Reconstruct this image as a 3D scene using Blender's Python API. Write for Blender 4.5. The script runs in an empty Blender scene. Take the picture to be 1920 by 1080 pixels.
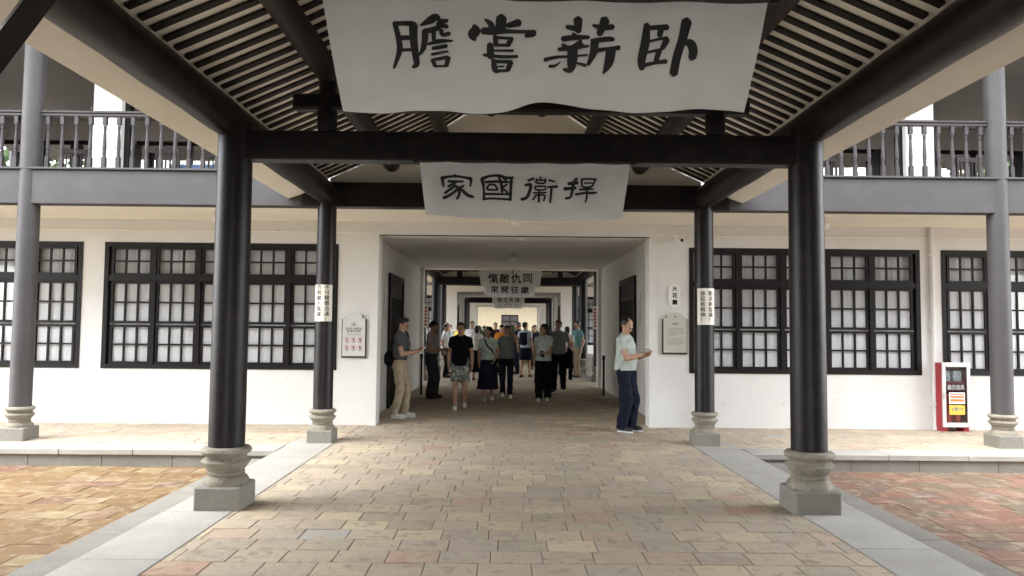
import bpy, bmesh, math, random
import numpy as np
from mathutils import Vector, Matrix
random.seed(7)
R = math.radians
PI = math.pi
S = bpy.context.scene
COL = S.collection

# ------------------------------------------------------------------ camera, sky, sun, exposure
cam_data = bpy.data.cameras.new('camera')
cam = bpy.data.objects.new('camera', cam_data)
COL.objects.link(cam)
cam_data.sensor_width = 36.0
cam_data.lens = 36.0 * 1370 / 1920
cam_data.clip_end = 500
cam.matrix_world = (Matrix.Translation((-0.125, 0.0, 1.58)) @ Matrix.Rotation(R(-0.46), 4, 'Z')
                    @ Matrix.Rotation(R(90 + 3.09), 4, 'X') @ Matrix.Rotation(R(0.52), 4, 'Z'))
S.camera = cam

SUN_EL, SUN_AZ = R(64), R(232)          # azimuth measured from +Y towards +X
world = bpy.data.worlds.new('World')
S.world = world
world.use_nodes = True
wn = world.node_tree.nodes
wl = world.node_tree.links
bg = wn['Background']
sky = wn.new('ShaderNodeTexSky')
sky.sky_type = 'NISHITA'
sky.sun_disc = False
sky.sun_elevation = SUN_EL
sky.sun_rotation = SUN_AZ
sky.air_density = 1.0
sky.dust_density = 0.4
sky.ozone_density = 1.0
hs = wn.new('ShaderNodeHueSaturation')   # milky overcast: little blue left in the sky
hs.inputs['Saturation'].default_value = 0.18
wl.new(sky.outputs[0], hs.inputs['Color'])
wl.new(hs.outputs[0], bg.inputs[0])
bg.inputs[1].default_value = 0.15

sun_data = bpy.data.lights.new('sun', 'SUN')
sun_data.energy = 0.5
sun_data.angle = R(45)
sun_data.color = (1.0, 0.97, 0.93)
sun = bpy.data.objects.new('sun', sun_data)
COL.objects.link(sun)
sd = Vector((math.sin(SUN_AZ) * math.cos(SUN_EL), math.cos(SUN_AZ) * math.cos(SUN_EL), math.sin(SUN_EL)))
sun.rotation_euler = sd.to_track_quat('Z', 'Y').to_euler()

S.view_settings.view_transform = 'Standard'
S.view_settings.look = 'None'
S.view_settings.exposure = 3.62
S.view_settings.gamma = 1.0
S.view_settings.use_curve_mapping = False
S.cycles.max_bounces = 8
S.cycles.diffuse_bounces = 6
S.cycles.transparent_max_bounces = 16

# ------------------------------------------------------------------ materials
MATS = {}


def mat(name, col, rough=0.7, var=0.0, vscale=3.0, bump=0.0, bscale=40.0, spec=0.4, metal=0.0, coat=0.0,
        speck=None, stain=None, objvar=0.0):
    """Principled material; var = broad colour variation, speck = (colour, scale, threshold), stain = (colour, scale, amount)."""
    if name in MATS:
        return MATS[name]
    m = bpy.data.materials.new(name)
    m.use_nodes = True
    nt = m.node_tree
    n, l = nt.nodes, nt.links
    p = n['Principled BSDF']
    p.inputs['Roughness'].default_value = rough
    p.inputs['Metallic'].default_value = metal
    p.inputs['Specular IOR Level'].default_value = spec
    p.inputs['Coat Weight'].default_value = coat
    p.inputs['Coat Roughness'].default_value = 0.12
    geo = n.new('ShaderNodeNewGeometry')
    base = n.new('ShaderNodeRGB')
    base.outputs[0].default_value = (*col, 1)
    cur = base.outputs[0]

    def noise(scale, detail=4.0):
        t = n.new('ShaderNodeTexNoise')
        t.inputs['Scale'].default_value = scale
        t.inputs['Detail'].default_value = detail
        l.new(geo.outputs['Position'], t.inputs['Vector'])
        return t

    def mix(fac, a, b, mode='MIX'):
        x = n.new('ShaderNodeMix')
        x.data_type = 'RGBA'
        x.blend_type = mode
        for s, v in ((x.inputs[0], fac), (x.inputs[6], a), (x.inputs[7], b)):
            if hasattr(v, 'links'):
                l.new(v, s)
            else:
                s.default_value = v if isinstance(v, (int, float)) else (*v, 1)
        return x.outputs[2]

    def ramp(sock, a, b):
        r = n.new('ShaderNodeMapRange')
        r.inputs[1].default_value = a
        r.inputs[2].default_value = b
        l.new(sock, r.inputs[0])
        return r.outputs[0]
    if var:
        f = ramp(noise(vscale).outputs[0], 0.3, 0.7)
        dark = tuple(c * (1 - var) for c in col)
        lite = tuple(min(1, c * (1 + var * 0.7)) for c in col)
        cur = mix(f, dark, lite)
    if objvar:
        oi = n.new('ShaderNodeObjectInfo')
        g = n.new('ShaderNodeMapRange')
        g.inputs[3].default_value = 1 - objvar
        g.inputs[4].default_value = 1 + objvar
        l.new(oi.outputs['Random'], g.inputs[0])
        vv = n.new('ShaderNodeVectorMath')
        vv.operation = 'SCALE'
        l.new(cur, vv.inputs[0])
        l.new(g.outputs[0], vv.inputs['Scale'])
        cur = vv.outputs[0]
    if speck:
        f = ramp(noise(speck[1], 2.0).outputs[0], speck[2], speck[2] + 0.12)
        cur = mix(f, cur, speck[0])
    if stain:
        t = noise(stain[1], 6.0)
        f = ramp(t.outputs[0], 0.52, 0.75)
        mm = n.new('ShaderNodeMath')
        mm.operation = 'MULTIPLY'
        mm.inputs[1].default_value = stain[2]
        l.new(f, mm.inputs[0])
        cur = mix(mm.outputs[0], cur, stain[0])
    l.new(cur, p.inputs['Base Color'])
    if bump:
        b = n.new('ShaderNodeBump')
        b.inputs['Strength'].default_value = bump
        b.inputs['Distance'].default_value = 0.01
        l.new(noise(bscale, 5.0).outputs[0], b.inputs['Height'])
        l.new(b.outputs[0], p.inputs['Normal'])
    MATS[name] = m
    return m


def tile_mat(name, stops, wear=1.0, amt=1.0):
    """Paving brick: one colour per brick (object or island), grain, darker blotches and pale wear."""
    m = bpy.data.materials.new(name)
    m.use_nodes = True
    n, l = m.node_tree.nodes, m.node_tree.links
    p = n['Principled BSDF']
    p.inputs['Roughness'].default_value = 0.72
    p.inputs['Specular IOR Level'].default_value = 0.35
    geo = n.new('ShaderNodeNewGeometry')
    oi = n.new('ShaderNodeObjectInfo')
    add = n.new('ShaderNodeMath')
    l.new(oi.outputs['Random'], add.inputs[0])
    l.new(geo.outputs['Random Per Island'], add.inputs[1])
    fr = n.new('ShaderNodeMath')
    fr.operation = 'FRACT'
    l.new(add.outputs[0], fr.inputs[0])
    cr = n.new('ShaderNodeValToRGB')
    cr.color_ramp.interpolation = 'LINEAR'
    e = cr.color_ramp.elements
    while len(e) > 1:
        e.remove(e[-1])
    e[0].position = stops[0][0]
    e[0].color = (*stops[0][1], 1)
    for pos, c in stops[1:]:
        q = e.new(pos)
        q.color = (*c, 1)
    l.new(fr.outputs[0], cr.inputs[0])

    def noise(scale, det=5.0, dist=0.0):
        t = n.new('ShaderNodeTexNoise')
        t.inputs['Scale'].default_value = scale
        t.inputs['Detail'].default_value = det
        t.inputs['Distortion'].default_value = dist
        # shift the pattern from brick to brick
        sh = n.new('ShaderNodeVectorMath')
        sh.operation = 'SCALE'
        sh.inputs[0].default_value = (3.1, 5.7, 1.3)
        l.new(fr.outputs[0], sh.inputs['Scale'])
        ad = n.new('ShaderNodeVectorMath')
        l.new(geo.outputs['Position'], ad.inputs[0])
        l.new(sh.outputs[0], ad.inputs[1])
        l.new(ad.outputs[0], t.inputs['Vector'])
        return t.outputs[0]

    def mixm(fsock, lo, hi, a, colr, k):
        amt_ = k * amt
        r = n.new('ShaderNodeMapRange')
        r.inputs[1].default_value = lo
        r.inputs[2].default_value = hi
        r.inputs[4].default_value = amt_
        l.new(fsock, r.inputs[0])
        x = n.new('ShaderNodeMix')
        x.data_type = 'RGBA'
        l.new(r.outputs[0], x.inputs[0])
        l.new(a, x.inputs[6])
        x.inputs[7].default_value = (*colr, 1)
        return x.outputs[2]
    c = cr.outputs[0]
    c = mixm(noise(4.0, 6.0, 1.6), 0.50, 0.66, c, (0.47, 0.40, 0.28), 0.55)
    c = mixm(noise(7.5, 6.0, 1.2), 0.54, 0.70, c, (0.20, 0.165, 0.12), 0.6)
    c = mixm(noise(2.2, 5.0, .6), 0.56, 0.72, c, tuple(v * wear for v in (.30, .235, .17)), .5)
    c = mixm(noise(70.0, 3.0), 0.52, 0.75, c, (0.15, 0.12, 0.09), 0.45)
    l.new(c, p.inputs['Base Color'])
    b = n.new('ShaderNodeBump')
    b.inputs['Strength'].default_value = 0.35
    b.inputs['Distance'].default_value = 0.006
    l.new(noise(28.0, 6.0), b.inputs['Height'])
    l.new(b.outputs[0], p.inputs['Normal'])
    return m


M_path = tile_mat('path_brick', [(0.0, (0.371, 0.315, 0.244)), (.18, (0.432, 0.362, 0.279)), (.36, (0.393, 0.333, 0.263)),
                                 (.55, (0.461, 0.386, 0.287)), (.72, (0.416, 0.344, 0.263)), (.84, (0.528, 0.448, 0.311)),
                                 (.93, (0.458, 0.358, 0.267)), (.97, (0.416, 0.267, 0.193)), (.985, (0.426, 0.375, 0.300)), (1.0, (0.384, 0.371, 0.328))])
M_ochre = tile_mat('ochre_brick', [(0.0, (0.142, 0.085, 0.036)), (.2, (0.174, 0.108, 0.047)), (.4, (0.152, 0.088, 0.035)),
                                   (.6, (0.198, 0.134, 0.060)), (.75, (0.167, 0.095, 0.039)), (.86, (0.235, 0.181, 0.096)),
                                   (.93, (0.157, 0.078, 0.048)), (1.0, (0.127, 0.088, 0.053))], .45, .55)
M_red = tile_mat('red_brick', [(0.0, (0.176, 0.086, 0.058)), (.2, (0.197, 0.106, 0.073)), (.4, (0.158, 0.098, 0.065)),
                               (.55, (0.135, 0.102, 0.067)), (.7, (0.191, 0.093, 0.063)), (.82, (0.165, 0.127, 0.083)),
                               (.9, (0.119, 0.077, 0.066)), (1.0, (0.209, 0.148, 0.102))], .45, .55)
M_mortar = mat('mortar', (.10, .085, .065), .9)
M_earth = mat('bare_ground', (.22, .19, .14), .95, var=.3, vscale=.6)
M_wall = mat('white_plaster', (.69, .682, .658), .85, var=.035, vscale=1.2, bump=.12, bscale=18,
             stain=((.56, .54, .49), 2.2, .30), speck=((.60, .58, .53), 9, .66))
M_cream = mat('cream_plaster', (.89, .85, .75), .85, var=.05, vscale=1.5, bump=.1, bscale=14,
              stain=((.60, .54, .44), 3.0, .2))
M_shaded_plaster = mat('shaded_plaster', (.50, .455, .43), .9, var=.06, vscale=.8)  # pale upper-room walls, with part of the room's shade put into the colour
M_lacq = mat('black_lacquer', (.0095, .0076, .0082), .42, var=.45, vscale=5, bump=.22, bscale=14, spec=.30, stain=((.026, .022, .020), 9, .45))
M_timber = mat('dark_timber', (.019, .0135, .012), .55, var=.35, vscale=5, bump=.2, bscale=25)
M_grey = mat('grey_paint', (.062, .0585, .0585), .55, var=.10, vscale=2.5, bump=.12, bscale=12,
             stain=((.09, .086, .085), 3.0, .4))
M_rail = mat('railing_paint', (.042, .036, .037), .5, var=.15, vscale=5)
M_frame = mat('window_timber', (.0075, .0058, .006), .5, var=.2, vscale=8, spec=.25)
M_granite = mat('granite', (.375, .358, .32), .8, var=.10, vscale=2, speck=((.22, .21, .20), 160, .56), bump=.25,
                bscale=110, stain=((.27, .25, .21), 2.5, .35), objvar=.07)
M_granite_d = mat('rough_granite', (.235, .222, .192), .9, var=.12, vscale=3, speck=((.14, .13, .12), 120, .55), bump=.6,
                  bscale=90, stain=((.17, .155, .12), 4, .4), objvar=.06)
M_basest = mat('carved_stone', (.27, .245, .195), .9, var=.25, vscale=7, bump=.7, bscale=70, speck=((.15, .135, .105), 90, .56),
               stain=((.12, .105, .075), 6, .65))
M_cloth = mat('banner_cloth', (.62, .635, .64), .9, var=.05, vscale=4, bump=.15, bscale=60)
M_ink = mat('black_ink', (.012, .012, .014), .7)
M_rope = mat('rope', (.05, .045, .04), .9)
M_plate = mat('ivory_plate', (.74, .70, .60), .45, var=.04, vscale=5)
M_metal = mat('steel', (.5, .5, .5), .35, metal=1.0)
M_alu = mat('aluminium', (.62, .62, .60), .42, metal=.6)
M_redp = mat('red_enamel', (.34, .022, .035), .35)
M_ext = mat('extinguisher_red', (.50, .03, .03), .3)
M_yel = mat('yellow_label', (.62, .46, .06), .6)
M_orange = mat('orange_stripe', (.70, .20, .05), .6)
M_paper = mat('white_paper', (.78, .77, .74), .7)
M_redink = mat('red_ink', (.45, .05, .05), .7)
M_shade = mat('opal_glass', (.74, .73, .70), .25)
M_black = mat('black_plastic', (.007, .007, .008), .5, spec=.25)
M_leafd = mat('black_door', (.004, .004, .0045), .7, spec=.15)
M_curt = mat('white_curtain', (.90, .91, .93), .95, var=.03, vscale=2)
M_notice = mat('notice_panel', (.60, .60, .57), .5)
M_plaque = mat('beige_plaque', (.50, .50, .42), .5, var=.04, vscale=4)
M_tileroof = mat('roof_tile', (.30, .29, .27), .85, var=.25, vscale=4)
M_tilevalley = mat('roof_valley_tile', (.085, .08, .078), .9, var=.3, vscale=4)
M_leaf = mat('foliage', (.055, .095, .03), .6, var=.5, vscale=1.5)
M_bark = mat('bark', (.10, .075, .05), .9, var=.3, vscale=8)
M_blue = mat('blue_cloth', (.16, .24, .42), .9)
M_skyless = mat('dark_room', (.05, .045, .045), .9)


def glass_mat(name, gloss=0.06, tint=(.985, .99, .99)):
    m = bpy.data.materials.new(name)
    m.use_nodes = True
    n, l = m.node_tree.nodes, m.node_tree.links
    n.remove(n['Principled BSDF'])
    t = n.new('ShaderNodeBsdfTransparent')
    t.inputs[0].default_value = (*tint, 1)
    g = n.new('ShaderNodeBsdfGlossy')
    g.inputs['Roughness'].default_value = 0.04
    f = n.new('ShaderNodeFresnel')
    f.inputs[0].default_value = 1.28
    ad = n.new('ShaderNodeMath')
    ad.inputs[1].default_value = gloss - 0.05
    l.new(f.outputs[0], ad.inputs[0])
    x = n.new('ShaderNodeMixShader')
    l.new(ad.outputs[0], x.inputs[0])
    l.new(t.outputs[0], x.inputs[1])
    l.new(g.outputs[0], x.inputs[2])
    l.new(x.outputs[0], n['Material Output'].inputs[0])
    return m


M_glass = glass_mat('window_glass')

# ------------------------------------------------------------------ mesh helpers


class MB:
    def __init__(self):
        self.v, self.f = [], []

    def add(self, vs, fs):
        o = len(self.v)
        self.v += [tuple(p) for p in vs]
        self.f += [tuple(i + o for i in f) for f in fs]
        return self

    def box(self, x0, x1, y0, y1, z0, z1):
        v = [(x, y, z) for z in (z0, z1) for y in (y0, y1) for x in (x0, x1)]
        return self.add(v, [(0, 2, 3, 1), (4, 5, 7, 6), (0, 1, 5, 4), (2, 6, 7, 3), (0, 4, 6, 2), (1, 3, 7, 5)])

    def bbox(self, x0, x1, y0, y1, z0, z1, b=0.01):
        """box with all edges chamfered"""
        bm = bmesh.new()
        r = bmesh.ops.create_cube(bm, size=1)
        for v in bm.verts:
            v.co = Vector(((x0 + x1) / 2 + v.co.x * (x1 - x0), (y0 + y1) / 2 + v.co.y * (y1 - y0),
                           (z0 + z1) / 2 + v.co.z * (z1 - z0)))
        bmesh.ops.bevel(bm, geom=bm.edges[:], offset=b, segments=1, affect='EDGES')
        bm.verts.index_update()
        self.add([v.co for v in bm.verts], [[v.index for v in f.verts] for f in bm.faces])
        bm.free()
        return self

    def lathe(self, prof, n=24, c=(0, 0, 0), cap=True, flat8=False):
        o = []
        for r, z in prof:
            for i in range(n):
                a = 2 * PI * (i + .5) / n
                o.append((c[0] + r * math.cos(a), c[1] + r * math.sin(a), c[2] + z))
        fs = []
        for k in range(len(prof) - 1):
            for i in range(n):
                j = (i + 1) % n
                fs.append((k * n + i, k * n + j, (k + 1) * n + j, (k + 1) * n + i))
        if cap:
            fs.append(tuple(range(n - 1, -1, -1)))
            fs.append(tuple((len(prof) - 1) * n + i for i in range(n)))
        return self.add(o, fs)

    def tube(self, pts, r, n=8, cap=True):
        pts = [Vector(p) for p in pts]
        rs = r if isinstance(r, (list, tuple)) else [r] * len(pts)
        o = []
        for i, p in enumerate(pts):
            d = (pts[min(i + 1, len(pts) - 1)] - pts[max(i - 1, 0)]).normalized()
            up = Vector((0, 0, 1)) if abs(d.z) < .95 else Vector((1, 0, 0))
            a = d.cross(up).normalized()
            b = a.cross(d)
            for k in range(n):
                t = 2 * PI * k / n
                o.append(p + (a * math.cos(t) + b * math.sin(t)) * rs[i])
        fs = []
        for i in range(len(pts) - 1):
            for k in range(n):
                j = (k + 1) % n
                fs.append((i * n + k, i * n + j, (i + 1) * n + j, (i + 1) * n + k))
        if cap:
            fs.append(tuple(range(n - 1, -1, -1)))
            fs.append(tuple((len(pts) - 1) * n + k for k in range(n)))
        return self.add(o, fs)

    def wall(self, x0, x1, z0, z1, y0, y1, holes=()):
        """slab in the xz plane with rectangular holes, only exposed faces"""
        xs = sorted({x0, x1, *[h[0] for h in holes], *[h[1] for h in holes]})
        zs = sorted({z0, z1, *[h[2] for h in holes], *[h[3] for h in holes]})
        xs = [x for x in xs if x0 <= x <= x1]
        zs = [z for z in zs if z0 <= z <= z1]

        def solid(i, k):
            if i < 0 or k < 0 or i >= len(xs) - 1 or k >= len(zs) - 1:
                return False
            cx, cz = (xs[i] + xs[i + 1]) / 2, (zs[k] + zs[k + 1]) / 2
            return not any(h[0] < cx < h[1] and h[2] < cz < h[3] for h in holes)
        for i in range(len(xs) - 1):
            for k in range(len(zs) - 1):
                if not solid(i, k):
                    continue
                a, b, c, d = xs[i], xs[i + 1], zs[k], zs[k + 1]
                self.add([(a, y0, c), (b, y0, c), (b, y0, d), (a, y0, d)], [(0, 1, 2, 3)])
                self.add([(a, y1, c), (b, y1, c), (b, y1, d), (a, y1, d)], [(3, 2, 1, 0)])
                if not solid(i - 1, k):
                    self.add([(a, y0, c), (a, y0, d), (a, y1, d), (a, y1, c)], [(0, 1, 2, 3)])
                if not solid(i + 1, k):
                    self.add([(b, y0, c), (b, y1, c), (b, y1, d), (b, y0, d)], [(0, 1, 2, 3)])
                if not solid(i, k - 1):
                    self.add([(a, y0, c), (a, y1, c), (b, y1, c), (b, y0, c)], [(0, 1, 2, 3)])
                if not solid(i, k + 1):
                    self.add([(a, y0, d), (b, y0, d), (b, y1, d), (a, y1, d)], [(0, 1, 2, 3)])
        return self

    def mesh(self, name, m=None, smooth=False):
        me = bpy.data.meshes.new(name)
        me.from_pydata(self.v, [], self.f)
        me.validate()
        if m:
            me.materials.append(m)
        if smooth:
            me.polygons.foreach_set('use_smooth', [True] * len(me.polygons))
            try:
                me.set_sharp_from_angle(angle=R(40))
            except Exception:
                pass
        me.update()
        return me

    def build(self, name, m, parent=None, loc=(0, 0, 0), rot=None, smooth=False):
        return obj(name, self.mesh(name, m, smooth), parent, loc, rot)


def obj(name, me, parent=None, loc=(0, 0, 0), rot=None):
    o = bpy.data.objects.new(name, me)
    COL.objects.link(o)
    o.location = loc
    if rot:
        o.rotation_euler = rot
    if parent:
        o.parent = parent
    return o


def tag(o, label, cat, group=None):
    o['label'] = label
    o['category'] = cat
    if group:
        o['group'] = group
    return o


def thing(name, label, cat, loc=(0, 0, 0), rotz=0.0, group=None):
    o = bpy.data.objects.new(name, None)
    COL.objects.link(o)
    o.location = loc
    o.rotation_euler = (0, 0, rotz)
    o.empty_display_size = .2
    return tag(o, label, cat, group)


def struct(o, label=None):
    o['kind'] = 'structure'
    if label:
        o['label'] = label
    return o


def stuff(o):
    o['kind'] = 'stuff'
    return o


def text_mesh(body, size, bold=0.0, vertical=False, pitch=1.12):
    """black flat lettering as (verts, faces), centred on the origin in x,z (facing -Y)"""
    vs, fs = [], []
    items = [(ch, 0, -i * size * pitch) for i, ch in enumerate(body)] if vertical else [(body, 0, 0)]
    for ch, ox, oz in items:
        cu = bpy.data.curves.new('t', 'FONT')
        cu.body = ch
        cu.size = size
        cu.resolution_u = 2
        cu.align_x = 'CENTER'
        cu.align_y = 'CENTER'
        o = bpy.data.objects.new('t', cu)
        me = bpy.data.meshes.new_from_object(o)
        b = len(vs)
        vs += [(v.co.x + ox, 0.0, v.co.y + oz) for v in me.vertices]
        fs += [tuple(i + b for i in p.vertices) for p in me.polygons]
        bpy.data.objects.remove(o)
        bpy.data.curves.remove(cu)
        bpy.data.meshes.remove(me)
    if bold:
        base_v, base_f = list(vs), list(fs)
        for k, (dx, dz) in enumerate(((1, 0), (-1, 0), (0, 1), (0, -1))):
            b = len(vs)
            vs += [(p[0] + dx * bold, .0002 * (k + 1), p[2] + dz * bold) for p in base_v]
            fs += [tuple(i + b for i in f) for f in base_f]
    if vs:
        x = [v[0] for v in vs]
        z = [v[2] for v in vs]
        cx, cz = (min(x) + max(x)) / 2, (min(z) + max(z)) / 2
        vs = [(a - cx, b, c - cz) for a, b, c in vs]
    return vs, fs


# ------------------------------------------------------------------ ground, paving, platforms
GY0, GY1 = -6.0, 75.0
PATH_W = 2.42
BAY = 3.6
Y_COL = 10.1
PITCH = 18.9
CZ = -0.22                       # courtyard level
TW, TD, TH = 0.355, 0.268, 0.05

g = MB().add([(-120, -60, CZ - .08), (120, -60, CZ - .08), (120, 200, CZ - .08), (-120, 200, CZ - .08)], [(0, 1, 2, 3)])
struct(g.build('ground', M_earth), 'bare ground beyond the courtyards')


def tile_mesh(w, d, h, m, name='brick'):
    b = 0.004
    mb = MB()
    x, y = w / 2, d / 2
    v = [(-x, -y, -h), (x, -y, -h), (x, y, -h), (-x, y, -h), (-x, -y, -b), (x, -y, -b), (x, y, -b), (-x, y, -b),
         (-x + b, -y + b, 0), (x - b, -y + b, 0), (x - b, y - b, 0), (-x + b, y - b, 0)]
    f = []
    for a in (0, 4):
        for i in range(4):
            j = (i + 1) % 4
            f.append((a + i, a + j, a + 4 + j, a + 4 + i))
    f.append((8, 9, 10, 11))
    mb.add(v, f)
    return mb


def pave(parent, x0, x1, y0, y1, z, m, parts_if, limit, seed):
    """running-bond bricks; those for which parts_if() holds become objects, the rest one joined mesh"""
    rng = random.Random(seed)
    rows = int(round((y1 - y0) / TD))
    cand, rest = [], MB()
    meshes = {}
    for r_ in range(rows):
        yc = y0 + (r_ + .5) * TD
        x = x0 - rng.choice((0, .5)) * TW - rng.random() * .08
        if r_ % 2:
            x -= .25 * TW
        while x < x1 - .01:
            a, b = max(x, x0), min(x + TW, x1)
            x += TW
            if b - a < .03:
                continue
            w = round((b - a) / .03) * .03 if b - a < TW - .005 else TW
            cand.append(((a + b) / 2, yc, b - a, rng.uniform(-.003, .003), rng.uniform(-.008, .008), rng.uniform(-.007, .007)))
    key = lambda c: math.hypot(c[0], c[1])
    vis = sorted([c for c in cand if parts_if(c[0], c[1])], key=key)[:limit]
    vset = set(vis)
    for c in cand:
        if c in vset:
            k = round(c[2], 3)
            if k not in meshes:
                meshes[k] = tile_mesh(c[2] - .005, TD - .005, TH, m).mesh('brick', m)
            obj('brick', meshes[k], parent, (c[0], c[1], z + c[3]), (c[4], c[5], 0))
        else:
            t = tile_mesh(c[2] - .005, TD - .005, TH, m)
            rest.add([(p[0] + c[0], p[1] + c[1], p[2] + z + c[3] + p[0] * c[5]) for p in t.v], t.f)
    if rest.v:
        stuff(rest.build('further_bricks', m, parent))


def inview(x, y, margin=.3):
    return y > 4.5 and abs(x + .125) < y * .71 + margin


# path with granite borders, running through the first two buildings
path = MB().box(-2.43, 2.43, GY0, 40.0, -.3, -.03).build('paved_path', M_mortar)
struct(path, 'beige brick path running under the covered walkway')
pave(path, -PATH_W, PATH_W, GY0, GY0 + TD * 172, 0, M_path, inview, 300, 1)
for sx in (-1, 1):
    for (a, b, big) in ((GY0, 9.75, True), (22.0, 28.65, False)):
        y = a
        k = 0
        while y < b - .05:
            L = min(1.16 + .2 * random.random(), b - y)
            if b - y - L < .3:
                L = b - y
            e0, e1 = sorted((sx * 2.425, sx * 3.0))
            MB().bbox(e0, e1, y + .003, y + L - .003, -.2, .004 + random.uniform(-.001, .001), .006).build(
                'granite_slab', M_granite, path)
            y += L
        y = a
        while y < b - .35:
            L = min(1.5, b - .35 - y)
            e0, e1 = sorted((sx * 3.004, sx * 3.47))
            MB().bbox(e0, e1, y + .003, y + L - .003, -.3, -.11, .006).build('step_slab', M_granite_d, path)
            y += L

for sx, m, nm, lab in ((-1, M_ochre, 'courtyard_left', 'ochre brick courtyard beside the walkway'),
                       (1, M_red, 'courtyard_right', 'reddish brick courtyard beside the walkway')):
    e0, e1 = sorted((sx * 3.47, sx * 16.0))
    for (a, b, main) in ((1.0, 9.36, True), (22.5, 28.25, False)):
        court = MB().box(e0, e1, a - (5 if main else 0), b, CZ - .25, CZ - .03).build(nm if main else nm + '_beyond', M_mortar)
        struct(court, lab if main else lab + ' beyond the passage')
        pave(court, e0, e1, a, a + TD * int((b - a) / TD + .99), CZ, m, (lambda x, y: inview(x, y, .6)) if main else (lambda x, y: False), 300, 5 + sx)

# ------------------------------------------------------------------ columns
BASE = [(.222, .20), (.222, .232), (.19, .262), (.152, .282), (.160, .292), (.160, .306), (.150, .316), (.172, .343),
        (.205, .385), (.207, .398), (.196, .412), (.176, .424), (.168, .438), (.182, .452), (.206, .468), (.214, .484),
        (.208, .504), (.19, .517), (.15, .522)]
me_base = MB().lathe(BASE[3:], 32).lathe([(.196, .199), (.196, .232), (.176, .262), (.152, .284)], 8).mesh('stone_base', M_basest, True)
me_plinth = MB().bbox(-.198, .198, -.198, .198, -.05, .2, .014).mesh('plinth', M_granite_d)


def column(parent, x, y, r, h, m=M_lacq, base=True, s=1.0, z0=0.0, name='column'):
    prof = [(r, .5 * s), (r * 1.005, .9), (r * .995, 1.6), (r * .985, 2.4), (r * .97, h)]
    c = MB().lathe(prof, 36).build(name, m, parent, (x, y, z0), smooth=True)
    if base:
        for nm, me in (('stone_base', me_base), ('plinth', me_plinth)):
            b = obj(nm, me, c, (0, 0, 0))
            b.scale = (s, s, s)
    return c


# ------------------------------------------------------------------ covered walkways
ROOF = [(0.0, 5.00), (.5, 4.68), (1.0, 4.35), (1.75, 3.985), (2.62, 3.60), (3.13, 3.36)]   # underside of rafters, half section


def ribbon(half, y0, y1, z_off0, z_off1, sx):
    """slab following the roof section between two offsets"""
    mb = MB()
    k = len(half)
    vs = []
    for (w, z) in half:
        for y in (y0, y1):
            for zo in (z_off0, z_off1):
                vs.append((sx * w, y, z + zo))
    fs = []
    for i in range(k - 1):
        a, b = i * 4, (i + 1) * 4
        for p, q in ((0, 1), (1, 3), (3, 2), (2, 0)):
            f = (a + p, a + q, b + q, b + p)
            fs.append(f if sx > 0 else f[::-1])
    fs.append((0, 2, 3, 1) if sx > 0 else (1, 3, 2, 0))
    e = (k - 1) * 4
    fs.append((e, e + 1, e + 3, e + 2) if sx > 0 else (e + 2, e + 3, e + 1, e))
    return mb.add(vs, fs)


RAFT = [(.04, 4.975)] + ROOF[1:5]


def frame_bay(W, y, lab_detail=True):
    """tie beam, struts, upper beam across the walkway at local y"""
    MB().bbox(-2.56, 2.56, y - .09, y + .09, 3.05, 3.31, .012).build('tie_beam', M_lacq, W)
    MB().bbox(-2.05, 2.05, y - .07, y + .07, 3.51, 3.655, .02).build('upper_tie_beam', M_lacq, W)
    MB().bbox(-1.3, 1.3, y - .065, y + .065, 3.98, 4.10, .02).build('upper_tie_beam', M_lacq, W)
    for sx in (-1, 1):
        MB().lathe([(.035, 3.25), (.07, 3.285), (.088, 3.36), (.09, 3.48), (.08, 3.62), (.075, 3.80)], 18).build(
            'strut', M_lacq, W, (sx * 1.75, y, 0), smooth=True)
        MB().lathe([(.06, 3.65), (.065, 3.9), (.06, 4.18)], 14).build('strut', M_lacq, W, (sx * 1.02, y, 0), smooth=True)
    MB().lathe([(.06, 4.09), (.06, 4.6)], 14).build('strut', M_lacq, W, (0, y, 0), smooth=True)


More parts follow.
